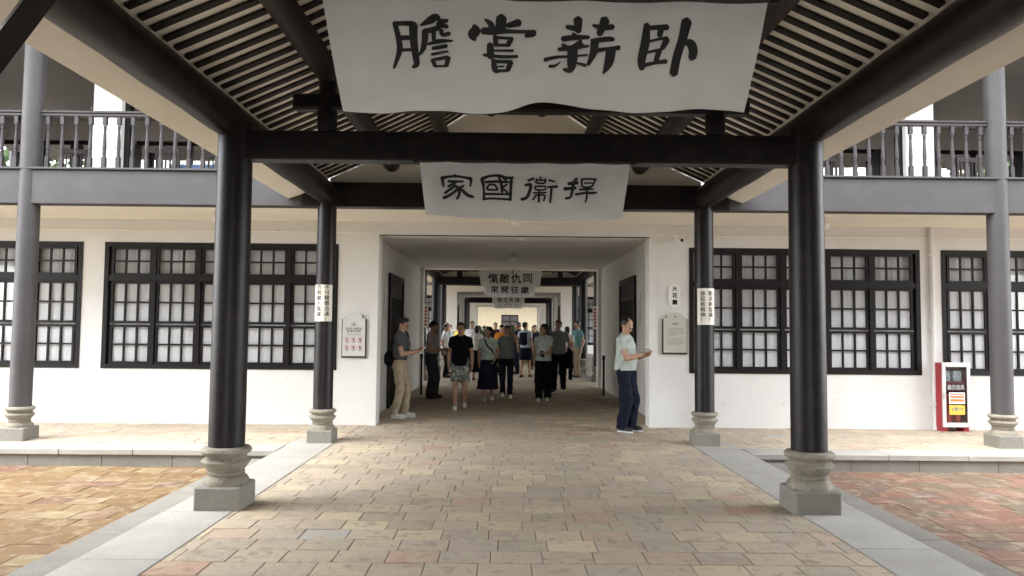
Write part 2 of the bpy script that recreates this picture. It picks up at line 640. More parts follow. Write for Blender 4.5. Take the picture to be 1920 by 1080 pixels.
def walkway(y0, y1, label, near):
    """roofed walkway from building column line y0 to y1"""
    W = thing('covered_walkway', label, 'walkway', (0, y0, 0), group='covered walkways linking the halls')
    L = y1 - y0
    ym = L / 2
    for sx in (-1, 1):
        column(W, sx * 2.565, ym, .153 if near else .15, 3.38)
        if near:
            column(W, sx * 2.565, 0, .15, 3.38)
        # eave beam and purlins: round timbers along the walkway
        for w, z, r, nm in ((2.61, 3.405, .158, 'eave_beam'), (1.75, 3.865, .110, 'purlin'), (1.02, 4.22, .095, 'purlin'),
                            (.36, 4.65, .085, 'purlin')):
            n = 26
            pts = [(sx * w, -.09 + (L + .21) * i / n, z) for i in range(n + 1)]
            rr = [r * (1 + .02 * math.sin(i * 1.7 + w * 5)) for i in range(n + 1)]
            MB().tube(pts, rr, 20).build(nm, M_timber if nm == 'purlin' else M_lacq, W, smooth=True)
    for yy in ((0, ym) if near else (ym,)):
        frame_bay(W, yy)
    # roof: plaster soffit between rafters, tile slab above
    rf = MB()
    for sx in (-1, 1):
        t = ribbon(ROOF, -.1, L + .12, .062, .075, sx)
        rf.add(t.v, t.f)
    roof = rf.build('roof_soffit', M_cream, W)
    tl = MB()
    for sx in (-1, 1):
        t = ribbon([(w * 1.02, z) for w, z in ROOF], -.1, L + .1, .08, .13, sx)
        tl.add(t.v, t.f)
    tl.build('tile_bed', M_tilevalley, roof)
    rb = MB()
    y = -.02
    while y < L + .05:
        for sx in (-1, 1):
            rb.tube([(sx * w * 1.02, y, z + .135) for w, z in ROOF], .055, 6)
        y += .24
    stuff(rb.build('tile_ridges', M_tileroof, roof))
    # eave soffit strip outside the beam: one smooth plastered band down to the drip edge
    for sx in (-1, 1):
        e = [(2.68, 3.49), (3.13, 3.325)]
        t = ribbon(e, -.1, L + .1, -.004, .03, sx)
        t.build('eave_soffit', M_cream, W)
    # rafters
    if near:
        mes = {sx: ribbon(RAFT, -.035, .035, .040, .061, sx).mesh('rafter', M_timber) for sx in (-1, 1)}
        y = -.02
        k = 0
        while y < L + .02:
            for sx in (-1, 1):
                o = obj('rafter', mes[sx], roof, (0, y + random.uniform(-.006, .006), random.uniform(-.004, .002)))
            y += .18
    else:
        mb = MB()
        y = -.02
        while y < L + .02:
            for sx in (-1, 1):
                t = ribbon(RAFT, y - .035, y + .035, .040, .061, sx)
                mb.add(t.v, t.f)
            y += .18
        stuff(mb.build('rafters_row', M_timber, roof))
    # plaster gables closing the roof against the halls
    for yy in ((L + .125, L + .20), (-.2, -.125)):
        gv = MB()
        pts = [(-w, z + .06) for w, z in reversed(ROOF[:5])] + [(w, z + .06) for w, z in ROOF[1:5]]
        pts = pts + [(2.62, 3.56), (-2.62, 3.56)]
        n = len(pts)
        gv.add([(x, yy[0], z) for x, z in pts] + [(x, yy[1], z) for x, z in pts],
               [tuple(range(n - 1, -1, -1)), tuple(range(n, 2 * n))] + [(i, (i + 1) % n, n + (i + 1) % n, n + i) for i in range(n)])
        gv.build('gable_panel', M_cream, W)
    return W


walkway(Y_COL - 2 * BAY, Y_COL, 'covered walkway with black round columns and striped rafter roof over the brick path', True)
walkway(Y_COL + 11.7, Y_COL + PITCH, 'covered walkway beyond the first passage, between the two halls', False)
walkway(Y_COL + PITCH + 11.7, Y_COL + 2 * PITCH, 'distant covered walkway beyond the second passage', False)
# knee brace on the near left column of the walkway
W0 = [o for o in COL.objects if o.name == 'covered_walkway'][0]
kb = MB().tube([(-2.56, .08, 2.22), (-1.98, .08, 3.06)], .062, 4)
kb.build('knee_brace', M_lacq, W0)

# ------------------------------------------------------------------ halls (two-storey buildings)
WIN_X = (2.84, 6.60)
WIN_Z = (0.87, 2.90)


def window_meshes():
    """dark timber window, five casements wide: returns frame mesh, pane mesh, pane centres (local: x right, y depth, z up)"""
    w, h = WIN_X[1] - WIN_X[0], WIN_Z[1] - WIN_Z[0]
    fr = MB()
    t = .07
    fr.box(0, w, -.045, .10, 0, t)
    fr.box(0, w, -.045, .10, h - t, h)
    fr.box(0, t, -.042, .10, t, h - t)
    fr.box(w - t, w, -.042, .10, t, h - t)
    n = 5
    cw = (w - t * 2) / n
    zt = 1.40          # transom bar
    fr.box(t, w - t, -.035, .09, zt, zt + .09)
    panes = []
    for i in range(n):
        x0 = t + i * cw
        if i:
            fr.box(x0 - .03, x0 + .03, -.032, .088, t, zt)
            fr.box(x0 - .03, x0 + .03, -.032, .088, zt + .09, h - t)
        a, b = x0 + .035, x0 + cw - .035
        for (z0, z1, d) in ((t, .70, .0), (.72, zt, .0), (zt + .09, h - t, -.012)):
            s = .04
            # sash
            fr.box(a, b, d - .012, d + .035, z0, z0 + s)
            fr.box(a, b, d - .012, d + .035, z1 - s, z1)
            fr.box(a, a + s, d - .009, d + .033, z0 + s, z1 - s)
            fr.box(b - s, b, d - .009, d + .033, z0 + s, z1 - s)
            ia, ib, iz0, iz1 = a + s, b - s, z0 + s, z1 - s
            bw = .026
            pw = (ib - ia - 2 * bw) / 3
            ph = (iz1 - iz0 - bw) / 2
            for k in (1, 2):
                xx = ia + k * pw + (k - 1) * bw
                fr.box(xx, xx + bw, d - .004, d + .026, iz0, iz1)
            fr.box(ia, ib, d - .007, d + .029, iz0 + ph, iz0 + ph + bw)
            for k in range(3):
                for j in range(2):
                    panes.append((ia + k * (pw + bw) + pw / 2, d + .014, iz0 + j * (ph + bw) + ph / 2, pw, ph))
    return fr.mesh('window', M_frame), panes


ME_WIN, PANES = window_meshes()
PANE_ME = {}


def pane_mesh(pw, ph):
    k = (round(pw, 3), round(ph, 3))
    if k not in PANE_ME:
        PANE_ME[k] = MB().box(-pw / 2 - .004, pw / 2 + .004, -.002, .002, -ph / 2 - .004, ph / 2 + .004).mesh('pane', M_glass)
    return PANE_ME[k]


def curtain_mesh(w, h):
    mb = MB()
    nx = 150
    vs, fs = [], []
    for i in range(nx + 1):
        x = w * i / nx
        y = .006 * math.sin(i * 1.05) + .003 * math.sin(i * .37 + 1)
        vs += [(x, y, 0), (x, y * .6, h)]
    for i in range(nx):
        fs.append((2 * i, 2 * i + 2, 2 * i + 3, 2 * i + 1))
    return mb.add(vs, fs).mesh('curtain', M_curt, True)


CURT_LO = curtain_mesh(3.6, 1.36)
CURT_UP = curtain_mesh(3.6, .55)
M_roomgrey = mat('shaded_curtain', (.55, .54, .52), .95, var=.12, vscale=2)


def add_window(B, x0, yface, detail=True):
    win = obj('window', ME_WIN, B, (x0, yface + .03, WIN_Z[0]))
    if detail:
        for (x, y, z, pw, ph) in PANES:
            obj('pane', pane_mesh(pw, ph), win, (x, y, z))
    else:
        mb = MB()
        for (x, y, z, pw, ph) in PANES:
            mb.box(x - pw / 2, x + pw / 2, y - .002, y + .002, z - ph / 2, z + ph / 2)
        stuff(mb.build('panes_sheet', M_glass, win))
    obj('curtain', CURT_LO, win, (.08, .034, .05))
    c2 = obj('curtain', CURT_UP, win, (.08, .09, 1.45))
    # closed box behind so that the lower room stays dark
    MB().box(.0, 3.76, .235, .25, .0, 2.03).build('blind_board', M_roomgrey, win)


BAL = [(.02, .19), (.024, .22), (.020, .235), (.026, .25), (.020, .262), (.026, .275), (.020, .29), (.027, .32), (.023, .45),
       (.016, .60), (.023, .62), (.016, .635), (.022, .65), (.022, .665)]
ME_BAL = MB().lathe(BAL, 10).box(-.026, .026, -.026, .026, 0, .20).box(-.025, .025, -.025, .025, .68, .80).mesh('baluster', M_rail)
UP_PIER = [(-11.0, -10.55), (-6.88, -6.42), (6.42, 6.88), (10.55, 11.0), (-2.5, 2.5), (-15.0, -14.6), (14.6, 15.0)]


def hall(yc, label, near):
    """two-storey hall; local origin on its front colonnade line"""
    B = thing('hall', label, 'building', (0, yc, 0), group='white two-storey halls')
    HX = 15.0
    D0, D1 = 1.7, 9.7            # wall faces
    wins = [(s * a if s > 0 else -b) for s in (-1, 1) for a, b in (WIN_X, (6.95, 10.71))]
    holes = [(-2.25, 2.25, -.05, 3.11)] + [(x, x + 3.76, WIN_Z[0], WIN_Z[1]) for x in wins]
    MB().wall(-HX, HX, -.05, 3.27, D0, D0 + .30, holes).build('front_wall', M_wall, B)
    MB().wall(-HX, HX, -.05, 3.27, D1 - .3, D1, [(-2.33, 2.33, -.05, 3.16)] + holes[1:]).build('rear_wall', M_wall, B)
    for x in wins:
        add_window(B, x, D0, near)
        # rear windows: seen only as dark frames
        wr = obj('window', ME_WIN, B, (x, D1 + .03, WIN_Z[0]))
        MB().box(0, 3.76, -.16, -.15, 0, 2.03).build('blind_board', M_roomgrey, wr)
    # passage through the hall
    for sx in (-1, 1):
        a, b = sorted((sx * 2.42, sx * 2.62))
        MB().box(a, b, D0 + .301, D1 - .301, -.05, 3.27).build('passage_wall', M_wall, B)
        # casing round the opening
        a, b = sorted((sx * 2.19, sx * 2.31))
        MB().box(a, b, D0 - .02, D0 + .32, -.02, 3.13).build('door_casing', M_wall, B)
        # doors in the passage side walls
        xx = sx * 2.415
        dr = MB()
        a, b = sorted((xx, xx - sx * .05))
        dr.box(a, b, 4.1, 4.22, 0, 2.62)
        dr.box(a, b, 5.88, 6.0, 0, 2.62)
        dr.box(a, b, 4.22, 5.88, 2.5, 2.62)
        door = dr.build('door', M_frame, B)
        a, b = sorted((xx, xx - sx * .02))
        MB().box(a, b, 4.22, 5.88, 2.18, 2.5).build('transom_panel', mat('transom_grey', (.05, .048, .05), .7), door)
        MB().box(a, b, 4.22, 5.04, 0.01, 2.17).build('leaf', M_leafd, door)
        MB().box(a, b, 5.05, 5.88, 0.01, 2.17).build('leaf', M_leafd, door)
    MB().box(-2.19, 2.19, D0 - .02, D0 + .31, 3.05, 3.13).build('door_casing', M_wall, B)
    MB().box(-2.42, 2.42, D0 + .301, D1 - .301, 3.17, 3.27).build('passage_ceiling', M_wall, B)
    MB().box(-2.19, 2.19, D0 - .03, D0 - .021, 3.045, 3.06).build('painted_shadow_line', M_frame, B)  # dark strip painted in as the shadow line along the lintel's lower edge
    # platforms along both faces
    # gallery floors, fascia beams
    for f, (g0, g1, fy) in enumerate(((.105, D0, 0.0), (D1, 11.595, 11.7))):
        MB().box(-HX, HX, g0, g1, 3.271, 3.60).build('gallery_floor', M_cream, B)
        MB().bbox(-2.95, 2.95, fy - .11, fy + .11, 3.22 if f == 0 else 3.38, 3.56, .008).build('fascia_beam', M_lacq, B)
        for a, b in ((-HX, -2.952), (2.952, HX)):
            MB().bbox(a, b, fy - .10, fy + .10, 3.22, 3.69, .008).build('fascia_beam', M_grey, B)
            MB().bbox(a, b, fy - .135, fy + .08, 3.692, 3.722, .006).build('rail_sill', M_grey, B)
        for sx in (-1, 1):
            for k, x in enumerate((2.62, 6.74, 10.86, 14.9)):
                c = column(B, sx * x, fy, .137 if k else .132, 6.7 if k else 3.45, M_grey if k and f == 0 else M_lacq, True, .86)
            if f == 0 or near:
                # railing of the upper gallery in bays
                for x0, x1 in ((2.9, 6.61), (6.87, 10.73)):
                    rl = MB()
                    a, b = sorted((sx * x0, sx * x1))
                    rl.bbox(a, b, fy - .05, fy + .05, 4.50, 4.535, .008)
                    rl.bbox(a, b, fy - .035, fy + .035, 4.46, 4.499, .006)
                    rail = rl.build('railing', M_rail, B)
                    if near and f == 0:
                        n = int((x1 - x0) / .188)
                        for i in range(n):
                            o = obj('baluster', ME_BAL, rail, (sx * (x0 + .09 + (x1 - x0 - .18) * i / (n - 1)), fy, 3.70))
                            o.scale = (1, 1, .95)
                    else:
                        mb = MB()
                        for i in range(20):
                            xx = sx * (x0 + .09 + (x1 - x0 - .18) * i / 19)
                            mb.box(xx - .025, xx + .025, fy - .025, fy + .025, 3.7, 4.46)
                        stuff(mb.build('balusters_row', M_grey, rail))
    # upper storey
    oh = []
    edges = sorted(UP_PIER)
    for (a, b), (c, d) in zip(edges[:-1], edges[1:]):
        oh.append((b, c, 3.70, 6.35))
    MB().wall(-HX, HX, 3.601, 7.2, D0, D0 + .28, oh).build('upper_front_wall', M_wall, B)
    oh2 = [(s * c - 1.45, s * c + 1.45, 4.35, 6.52) for s in (-1, 1) for c in (4.5, 8.7, 12.6)]
    MB().wall(-HX, HX, 3.601, 7.2, D1 - .28, D1, oh2).build('upper_rear_wall', M_shaded_plaster, B)
    if near:
        for (a, b, _, _) in oh:                    # dark door frames in the upper openings
            f = MB()
            for x in (a + .003, b - .083):
                f.box(x, x + .08, D0 + .10, D0 + .22, 3.62, 6.34)
            m_ = (a + b) / 2
            f.box(m_ - .06, m_ + .06, D0 + .11, D0 + .21, 3.62, 6.27)
            f.box(a + .09, b - .09, D0 + .11, D0 + .21, 6.275, 6.345)
            f.build('door_frame', M_frame, B)
        for (a, b, z0, z1) in oh2:
            f = MB()
            for x in (a, (a + b) / 2 - .05, b - .1):
                f.box(x + .002, x + .098, D1 - .2, D1 - .1, z0 + .002, z1 - .002)
            for z in (z1 - .12,):
                f.box(a + .1, b - .1, D1 - .19, D1 - .11, z, z + .11)
            for (p, q) in ((a + .1, a + .45), (b - .45, b - .1)):     # shutters folded inwards
                f.box(p, p + .04, D1 - .75, D1 - .22, z0 + .05, z1 - .15)
            f.build('shuttered_window', M_frame, B)
    MB().box(-HX, HX, D0 + .281, D1 - .281, 3.45, 3.60).build('upper_floor', M_timber, B)
    MB().box(-HX, HX, D0 + .281, D1 - .281, 7.05, 7.2).build('upper_ceiling', M_shaded_plaster, B)
    for sx in (-1, 1):
        a, b = sorted((sx * (HX - .25), sx * HX))
        MB().box(a, b, D0 + .281, D1 - .281, 3.61, 7.04).build('end_wall', M_shaded_plaster, B)
    MB().box(-HX, HX, -.1, D0, 6.72, 6.85).build('gallery_ceiling', M_cream, B)
    # roof
    half = 6.85
    mid = 5.85
    rf = MB()
    x0, x1 = -HX - .5, HX + .5
    prof = [(mid - half, 6.72), (mid - 3.4, 8.15), (mid, 9.85), (mid + 3.4, 8.15), (mid + half, 6.72)]
    for (ya, za), (yb, zb) in zip(prof[:-1], prof[1:]):
        rf.add([(x0, ya, za), (x1, ya, za), (x1, yb, zb), (x0, yb, zb), (x0, ya, za + .14), (x1, ya, za + .14),
                (x1, yb, zb + .14), (x0, yb, zb + .14)],
               [(0, 3, 2, 1), (4, 5, 6, 7), (0, 1, 5, 4), (2, 3, 7, 6), (0, 4, 7, 3), (1, 2, 6, 5)])
    roof = rf.build('roof', M_tilevalley, B)
    rb = MB()
    x = x0 + .1
    while x < x1:
        rb.tube([(x, y, z + .15) for y, z in prof], .075, 6)
        x += .27
    stuff(rb.build('tile_ridges', M_tileroof, roof))
    return B


hall(Y_COL - PITCH, 'white hall behind the walkway entrance, its rear colonnade facing the ochre and red courtyards', False)
hall(Y_COL, 'white two-storey hall with dark grid windows, grey upper gallery and open central passage', True)
hall(Y_COL + PITCH, 'second white hall seen through the first passage, beyond the walkway', False)
hall(Y_COL + 2 * PITCH, 'third white hall far down the line of passages', False)

# platforms (raised stone terraces) along the hall fronts
for i in range(3):
    yb = Y_COL + i * PITCH
    for front in ((True,) if i == 0 else (True,)):
        y0, y1 = yb - .74, yb + 12.45
        pl = MB().box(-15.5, 15.5, y0 + .06, y1 - .06, -.40, -.035).build('platform' if i == 0 else 'platform_beyond', M_mortar)
        struct(pl, 'raised brick terrace of the hall' if i == 0 else 'raised terrace of a hall further on')
        for sx in (-1, 1):
            e0, e1 = sorted((sx * 2.425, sx * 15.4))
            if i < 2:
                pave(pl, e0, e1, y0 + .42, y0 + .42 + TD * 8, 0, M_path, (lambda x, y: inview(x, y, .3)) if i == 0 else (lambda x, y: False), 150, 20 + sx + i)
                pave(pl, e0, e1, y1 - .42 - TD * 9, y1 - .42, 0, M_path, lambda x, y: False, 0, 30 + sx)
            for (ya, yb_, fy) in ((y0, y0 + .415, y0 + .03), (y1 - .415, y1, y1 - .03)):
                x = 3.02 if i < 2 else 2.43
                k = 0
                cop = []
                if i == 0:
                    a, b = sorted((sx * 3.02, sx * 3.418))
                    MB().bbox(a, b, min(fy, fy + .1) if ya == y0 else fy - .1, max(fy, fy + .1) if ya == y0 else fy, -.35, -.079, .006).build('riser_stone', M_granite_d, pl)
                while x < 15.4:
                    L = .86 + .2 * random.random()
                    a, b = sorted((sx * x, sx * min(x + L, 15.5)))
                    if i == 0:
                        MB().bbox(a + .002, b - .002, ya, yb_, -.075, .003 + random.uniform(-.002, .002), .01).build('coping_slab', M_granite, pl)
                        MB().bbox(a + .002 + sx * .4, b - .002 + sx * .4, min(fy, fy + .1) if ya == y0 else fy - .1, max(fy, fy + .1) if ya == y0 else fy, -.35, -.079, .006).build('riser_stone', M_granite_d, pl)
                    else:
                        cop.append((a, b))
                    x += L
                if cop:
                    mb = MB()
                    for a, b in cop:
                        mb.box(a + .002, b - .002, ya, yb_, -.35, .003)
                    stuff(mb.build('coping_row', M_granite, pl))
        if i == 0:
            for sx in (-1, 1):
                a, b = sorted((sx * 2.425, sx * 3.015))
                MB().bbox(a, b, 9.752, 10.3, -.2, .003, .006).build('granite_slab', M_granite, pl)
        if i == 2:
            MB().box(-2.42, 2.42, 40, 62, -.03, 0).build('passage_paving', M_path, pl)

# cable run and downpipe on the first hall's front
H1 = [o for o in COL.objects if o.name.startswith('hall') and abs(o.location.y - Y_COL) < .01][0]
MB().box(-14.9, -2.3, 1.682, 1.698, 3.085, 3.10).build('cable', M_cream, H1)
MB().box(2.3, 14.9, 1.682, 1.698, 3.085, 3.10).build('cable', M_cream, H1)
MB().lathe([(.035, 0), (.035, 3.26)], 12).build('downpipe', M_wall, H1, (6.775, 1.655, 0), smooth=True)
for z in (.4, 1.6, 2.8):
    MB().box(-.05, .05, -.045, .045, z, z + .03).build('pipe_clip', M_wall, H1, (6.775, 1.655, 0))

# far closing wall at the end of the axis
E = thing('end_building', 'cream building with dark window closing the far end of the passages', 'building', (0, 68, 0))
MB().wall(-9, 9, -.3, 3.6, 0, .3, [(-.55, 1.05, .9, 2.75)]).build('wall', mat('ochre_plaster', (.34, .29, .20), .9, var=.08), E)
MB().box(-9, 9, -.25, .25, 3.601, 4.3).build('fascia', M_grey, E)
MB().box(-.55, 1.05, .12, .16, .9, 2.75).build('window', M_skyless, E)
fr = MB()
for x in (-.55, .2, .97):
    fr.box(x, x + .08, .06, .115, .9, 2.75)
for z in (.9, 1.5, 2.1, 2.67):
    fr.box(-.47, .97, .065, .11, z, z + .08)
fr.build('window_frame', M_frame, E)
MB().add([(-9.6, -1.2, 4.31), (9.6, -1.2, 4.31), (9.6, 5, 6.9), (-9.6, 5, 6.9), (-9.6, -1.2, 4.45), (9.6, -1.2, 4.45), (9.6, 5, 7.05), (-9.6, 5, 7.05)],
         [(0, 3, 2, 1), (4, 5, 6, 7), (0, 1, 5, 4), (2, 3, 7, 6), (0, 4, 7, 3), (1, 2, 6, 5)]).build('roof', M_tileroof, E)
MB().box(-2.4, 2.4, 61, 67.9, -.1, 0).build('far_paving', M_path)
struct([o for o in COL.objects if o.name == 'far_paving'][0], 'paving before the end building')

# ------------------------------------------------------------------ banners with brush lettering
def catmull(p, n=5):
    if len(p) < 3:
        a, b = p
        return [tuple(a[k] + (b[k] - a[k]) * i / n for k in range(3)) for i in range(n + 1)]
    q = [p[0]] + list(p) + [p[-1]]
    out = []
    for i in range(1, len(q) - 2):
        for j in range(n):
            t = j / n
            out.append(tuple(.5 * (2 * q[i][k] + (q[i + 1][k] - q[i - 1][k]) * t + (2 * q[i - 1][k] - 5 * q[i][k] + 4 * q[i + 1][k] - q[i + 2][k]) * t * t
                                   + (3 * q[i][k] - q[i - 1][k] - 3 * q[i + 1][k] + q[i + 2][k]) * t ** 3) for k in range(3)))
    out.append(tuple(p[-1]))
    return out


def stroke_mesh(strokes, x0, x1, y0, y1, size):
    """brush strokes [(x, y, width)...] in drawing units -> flat verts (x, layer, z) scaled so that the box height is size"""
    k = size / (y1 - y0)
    cx, cy = (x0 + x1) / 2, (y0 + y1) / 2
    vs, fs = [], []
    for li, st in enumerate(strokes):
        pts = catmull(st)
        L, Rr = [], []
        for i, (x, y, w) in enumerate(pts):
            a = pts[max(i - 1, 0)]
            b = pts[min(i + 1, len(pts) - 1)]
            dx, dy = b[0] - a[0], b[1] - a[1]
            d = math.hypot(dx, dy) or 1
            nx, ny = -dy / d, dx / d
            w = max(w, 8) * 1.14
            L.append((x + nx * w / 2, y + ny * w / 2))
            Rr.append((x - nx * w / 2, y - ny * w / 2))

        def cap(p, q, w):
            dx, dy = p[0] - q[0], p[1] - q[1]
            d = math.hypot(dx, dy) or 1
            a0 = math.atan2(dy, dx)
            return [(p[0] + math.cos(a0 + t) * w / 2, p[1] + math.sin(a0 + t) * w / 2) for t in (-.9, 0, .9)]
        c0 = cap(pts[0], pts[1], pts[0][2] * .8)
        c1 = cap(pts[-1], pts[-2], pts[-1][2] * .8)
        o = len(vs)
        n = len(pts)
        for P in L + Rr + c0 + c1:
            vs.append(((P[0] - cx) * k, li * .0002, -(P[1] - cy) * k))
        for i in range(n - 1):
            fs.append((o + i, o + i + 1, o + n + i + 1, o + n + i))
        m = o + 2 * n
        fs.append((o + n, m + 2, m + 1, m, o))
        fs.append((o + n - 1, m + 5, m + 4, m + 3, o + 2 * n - 1))
    return vs, fs


G = {}
G['gall'] = ((95, 810, 95, 750), [
    [(120, 200, 50), (172, 400, 60), (178, 540, 60), (118, 730, 28)], [(110, 212, 42), (300, 208, 60), (350, 235, 75)],
    [(340, 230, 92), (345, 400, 82), (370, 580, 70), (385, 690, 62), (340, 725, 30)], [(190, 380, 50), (340, 375, 50)],
    [(190, 520, 35), (340, 515, 35)], [(428, 225, 25), (540, 160, 85), (600, 120, 70), (645, 165, 40)],
    [(640, 172, 45), (735, 172, 45)], [(630, 205, 65), (740, 247, 42)], [(470, 300, 60), (600, 268, 60), (650, 225, 60)],
    [(482, 290, 70), (475, 400, 65), (455, 510, 52), (405, 590, 18)], [(578, 315, 50), (582, 400, 42)],
    [(665, 285, 50), (685, 340, 42), (765, 325, 45)], [(510, 450, 25), (640, 415, 48), (800, 410, 20)],
    [(570, 497, 40), (730, 470, 42)], [(560, 572, 32), (750, 535, 25)], [(570, 640, 45), (603, 712, 42)],
    [(560, 642, 32), (745, 606, 42)], [(755, 610, 50), (732, 705, 45)], [(600, 714, 24), (735, 708, 24)]])
G['taste'] = ((1020, 1795, 135, 765), [
    [(1390, 155, 105), (1380, 285, 110)], [(1205, 185, 25), (1268, 232, 58), (1295, 295, 55)], [(1590, 205, 78), (1460, 245, 48)],
    [(1085, 262, 50), (1098, 315, 100), (1060, 360, 85), (1092, 408, 45)],
    [(1175, 312, 65), (1300, 310, 72), (1450, 306, 42), (1700, 306, 34), (1755, 322, 66), (1668, 348, 45)],
    [(1320, 365, 50), (1332, 460, 50)], [(1310, 376, 30), (1520, 380, 28)], [(1500, 382, 55), (1465, 460, 45)],
    [(1335, 458, 32), (1480, 455, 32)], [(1265, 455, 68), (1270, 590, 75)], [(1300, 520, 20), (1525, 516, 28)],
    [(1192, 572, 32), (1400, 586, 34), (1575, 580, 30)], [(1302, 622, 40), (1318, 715, 60), (1350, 755, 30)],
    [(1300, 640, 34), (1510, 640, 36)], [(1500, 642, 58), (1465, 730, 48)], [(1345, 738, 26), (1460, 733, 26)],
    [(1350, 695, 14), (1420, 690, 18)]])
G['firewood'] = ((110, 900, 130, 700), [
    [(457, 150, 82), (462, 268, 60)], [(345, 228, 38), (430, 243, 50)], [(738, 148, 88), (680, 288, 58)],
    [(612, 206, 25), (700, 222, 48), (820, 215, 50)], [(302, 348, 50), (430, 330, 48), (572, 325, 32)], [(408, 292, 28), (440, 330, 50)],
    [(490, 368, 38), (425, 425, 48)], [(300, 405, 32), (352, 432, 35)], [(470, 388, 38), (515, 412, 28)],
    [(262, 455, 34), (400, 436, 45), (565, 416, 22)], [(405, 440, 92), (405, 560, 92), (385, 650, 58), (315, 645, 22)],
    [(122, 560, 36), (250, 530, 26), (400, 520, 22), (562, 503, 16)], [(285, 573, 8), (230, 612, 24), (170, 620, 28)],
    [(440, 580, 18), (542, 606, 32)], [(825, 346, 38), (770, 338, 48), (600, 360, 38)],
    [(635, 362, 78), (620, 480, 68), (568, 600, 30)], [(655, 456, 42), (800, 436, 32), (880, 432, 48)],
    [(800, 450, 88), (780, 580, 80), (725, 690, 12)]])
G['lie'] = ((1185, 1840, 155, 780), [
    [(1275, 212, 58), (1262, 400, 88), (1226, 600, 80), (1232, 695, 58)], [(1300, 252, 48), (1400, 245, 50), (1505, 246, 62)],
    [(1432, 280, 60), (1420, 340, 54)], [(1300, 405, 28), (1420, 376, 28), (1500, 370, 45)], [(1500, 385, 68), (1450, 482, 48)],
    [(1290, 520, 28), (1440, 490, 28)], [(1420, 498, 58), (1386, 612, 48)], [(1240, 662, 45), (1380, 630, 34), (1500, 618, 48)],
    [(1722, 175, 108), (1682, 350, 90), (1622, 560, 84), (1586, 755, 84)], [(1700, 402, 45), (1770, 425, 85), (1800, 500, 88), (1788, 580, 78)]])
G['home'] = ((60, 440, 70, 355), [
    [(228, 76, 24), (233, 100, 26)], [(78, 118, 38), (150, 101, 27), (240, 92, 27), (330, 102, 25), (408, 118, 36)],
    [(90, 128, 34), (100, 214, 19)], [(410, 120, 30), (400, 204, 17)], [(155, 150, 28), (320, 148, 20)], [(240, 155, 28), (152, 210, 24)],
    [(225, 200, 26), (116, 284, 27)], [(268, 228, 28), (180, 300, 28), (102, 338, 34)], [(215, 190, 24), (270, 232, 34), (275, 300, 28), (250, 344, 24)],
    [(325, 195, 22), (270, 222, 24)], [(288, 225, 28), (368, 300, 33), (435, 320, 28)]])
G['nation'] = ((500, 850, 85, 355), [
    [(515, 125, 38), (535, 230, 22), (535, 345, 24)], [(515, 125, 34), (600, 96, 24), (700, 89, 27), (770, 110, 28), (845, 105, 22)],
    [(830, 110, 28), (822, 230, 27), (818, 348, 27)], [(530, 338, 23), (640, 331, 20), (825, 340, 23)], [(550, 160, 24), (680, 152, 24), (805, 155, 20)],
    [(695, 108, 22), (720, 170, 30), (732, 262, 26)], [(592, 188, 19), (572, 236, 19), (680, 240, 19)], [(600, 186, 20), (650, 190, 20), (684, 236, 20)],
    [(540, 285, 23), (812, 282, 20)], [(780, 180, 20), (732, 214, 18)], [(746, 226, 18), (790, 268, 20)], [(742, 118, 14), (775, 138, 16)]])
G['guard'] = ((935, 1370, 85, 380), [
    [(1090, 102, 25), (1022, 131, 24)], [(988, 184, 24), (1050, 176, 33), (1045, 240, 33), (1010, 320, 33), (948, 344, 33)],
    [(1165, 88, 24), (1165, 122, 20)], [(1125, 108, 18), (1118, 152, 19), (1212, 155, 19), (1226, 108, 18)], [(1112, 128, 17), (1232, 120, 18)],
    [(1106, 194, 20), (1226, 190, 20)], [(1108, 194, 19), (1112, 229, 19), (1218, 229, 19), (1224, 192, 19)], [(1152, 232, 19), (1150, 262, 19)],
    [(1086, 268, 17), (1234, 262, 17)], [(1112, 298, 19), (1082, 346, 21)], [(1110, 296, 19), (1216, 292, 19), (1208, 356, 21)],
    [(1150, 265, 24), (1152, 370, 25)], [(1265, 121, 23), (1330, 138, 18)], [(1247, 200, 21), (1365, 195, 26)], [(1297, 205, 26), (1290, 300, 24), (1282, 378, 24)]])
G['defend'] = ((1425, 1855, 80, 410), [
    [(1590, 92, 33), (1552, 150, 38), (1536, 250, 34), (1510, 334, 30), (1450, 350, 31)], [(1482, 160, 38), (1600, 146, 42)],
    [(1434, 226, 42), (1580, 215, 33)], [(1657, 105, 26), (1662, 184, 24), (1702, 204, 24), (1790, 190, 24), (1835, 105, 22)],
    [(1655, 101, 23), (1750, 96, 23), (1845, 101, 25)], [(1692, 150, 18), (1800, 146, 18)], [(1632, 234, 26), (1810, 226, 21)],
    [(1582, 300, 32), (1700, 277, 28), (1800, 276, 32), (1855, 270, 22)], [(1727, 238, 28), (1726, 320, 26), (1711, 398, 20)]])


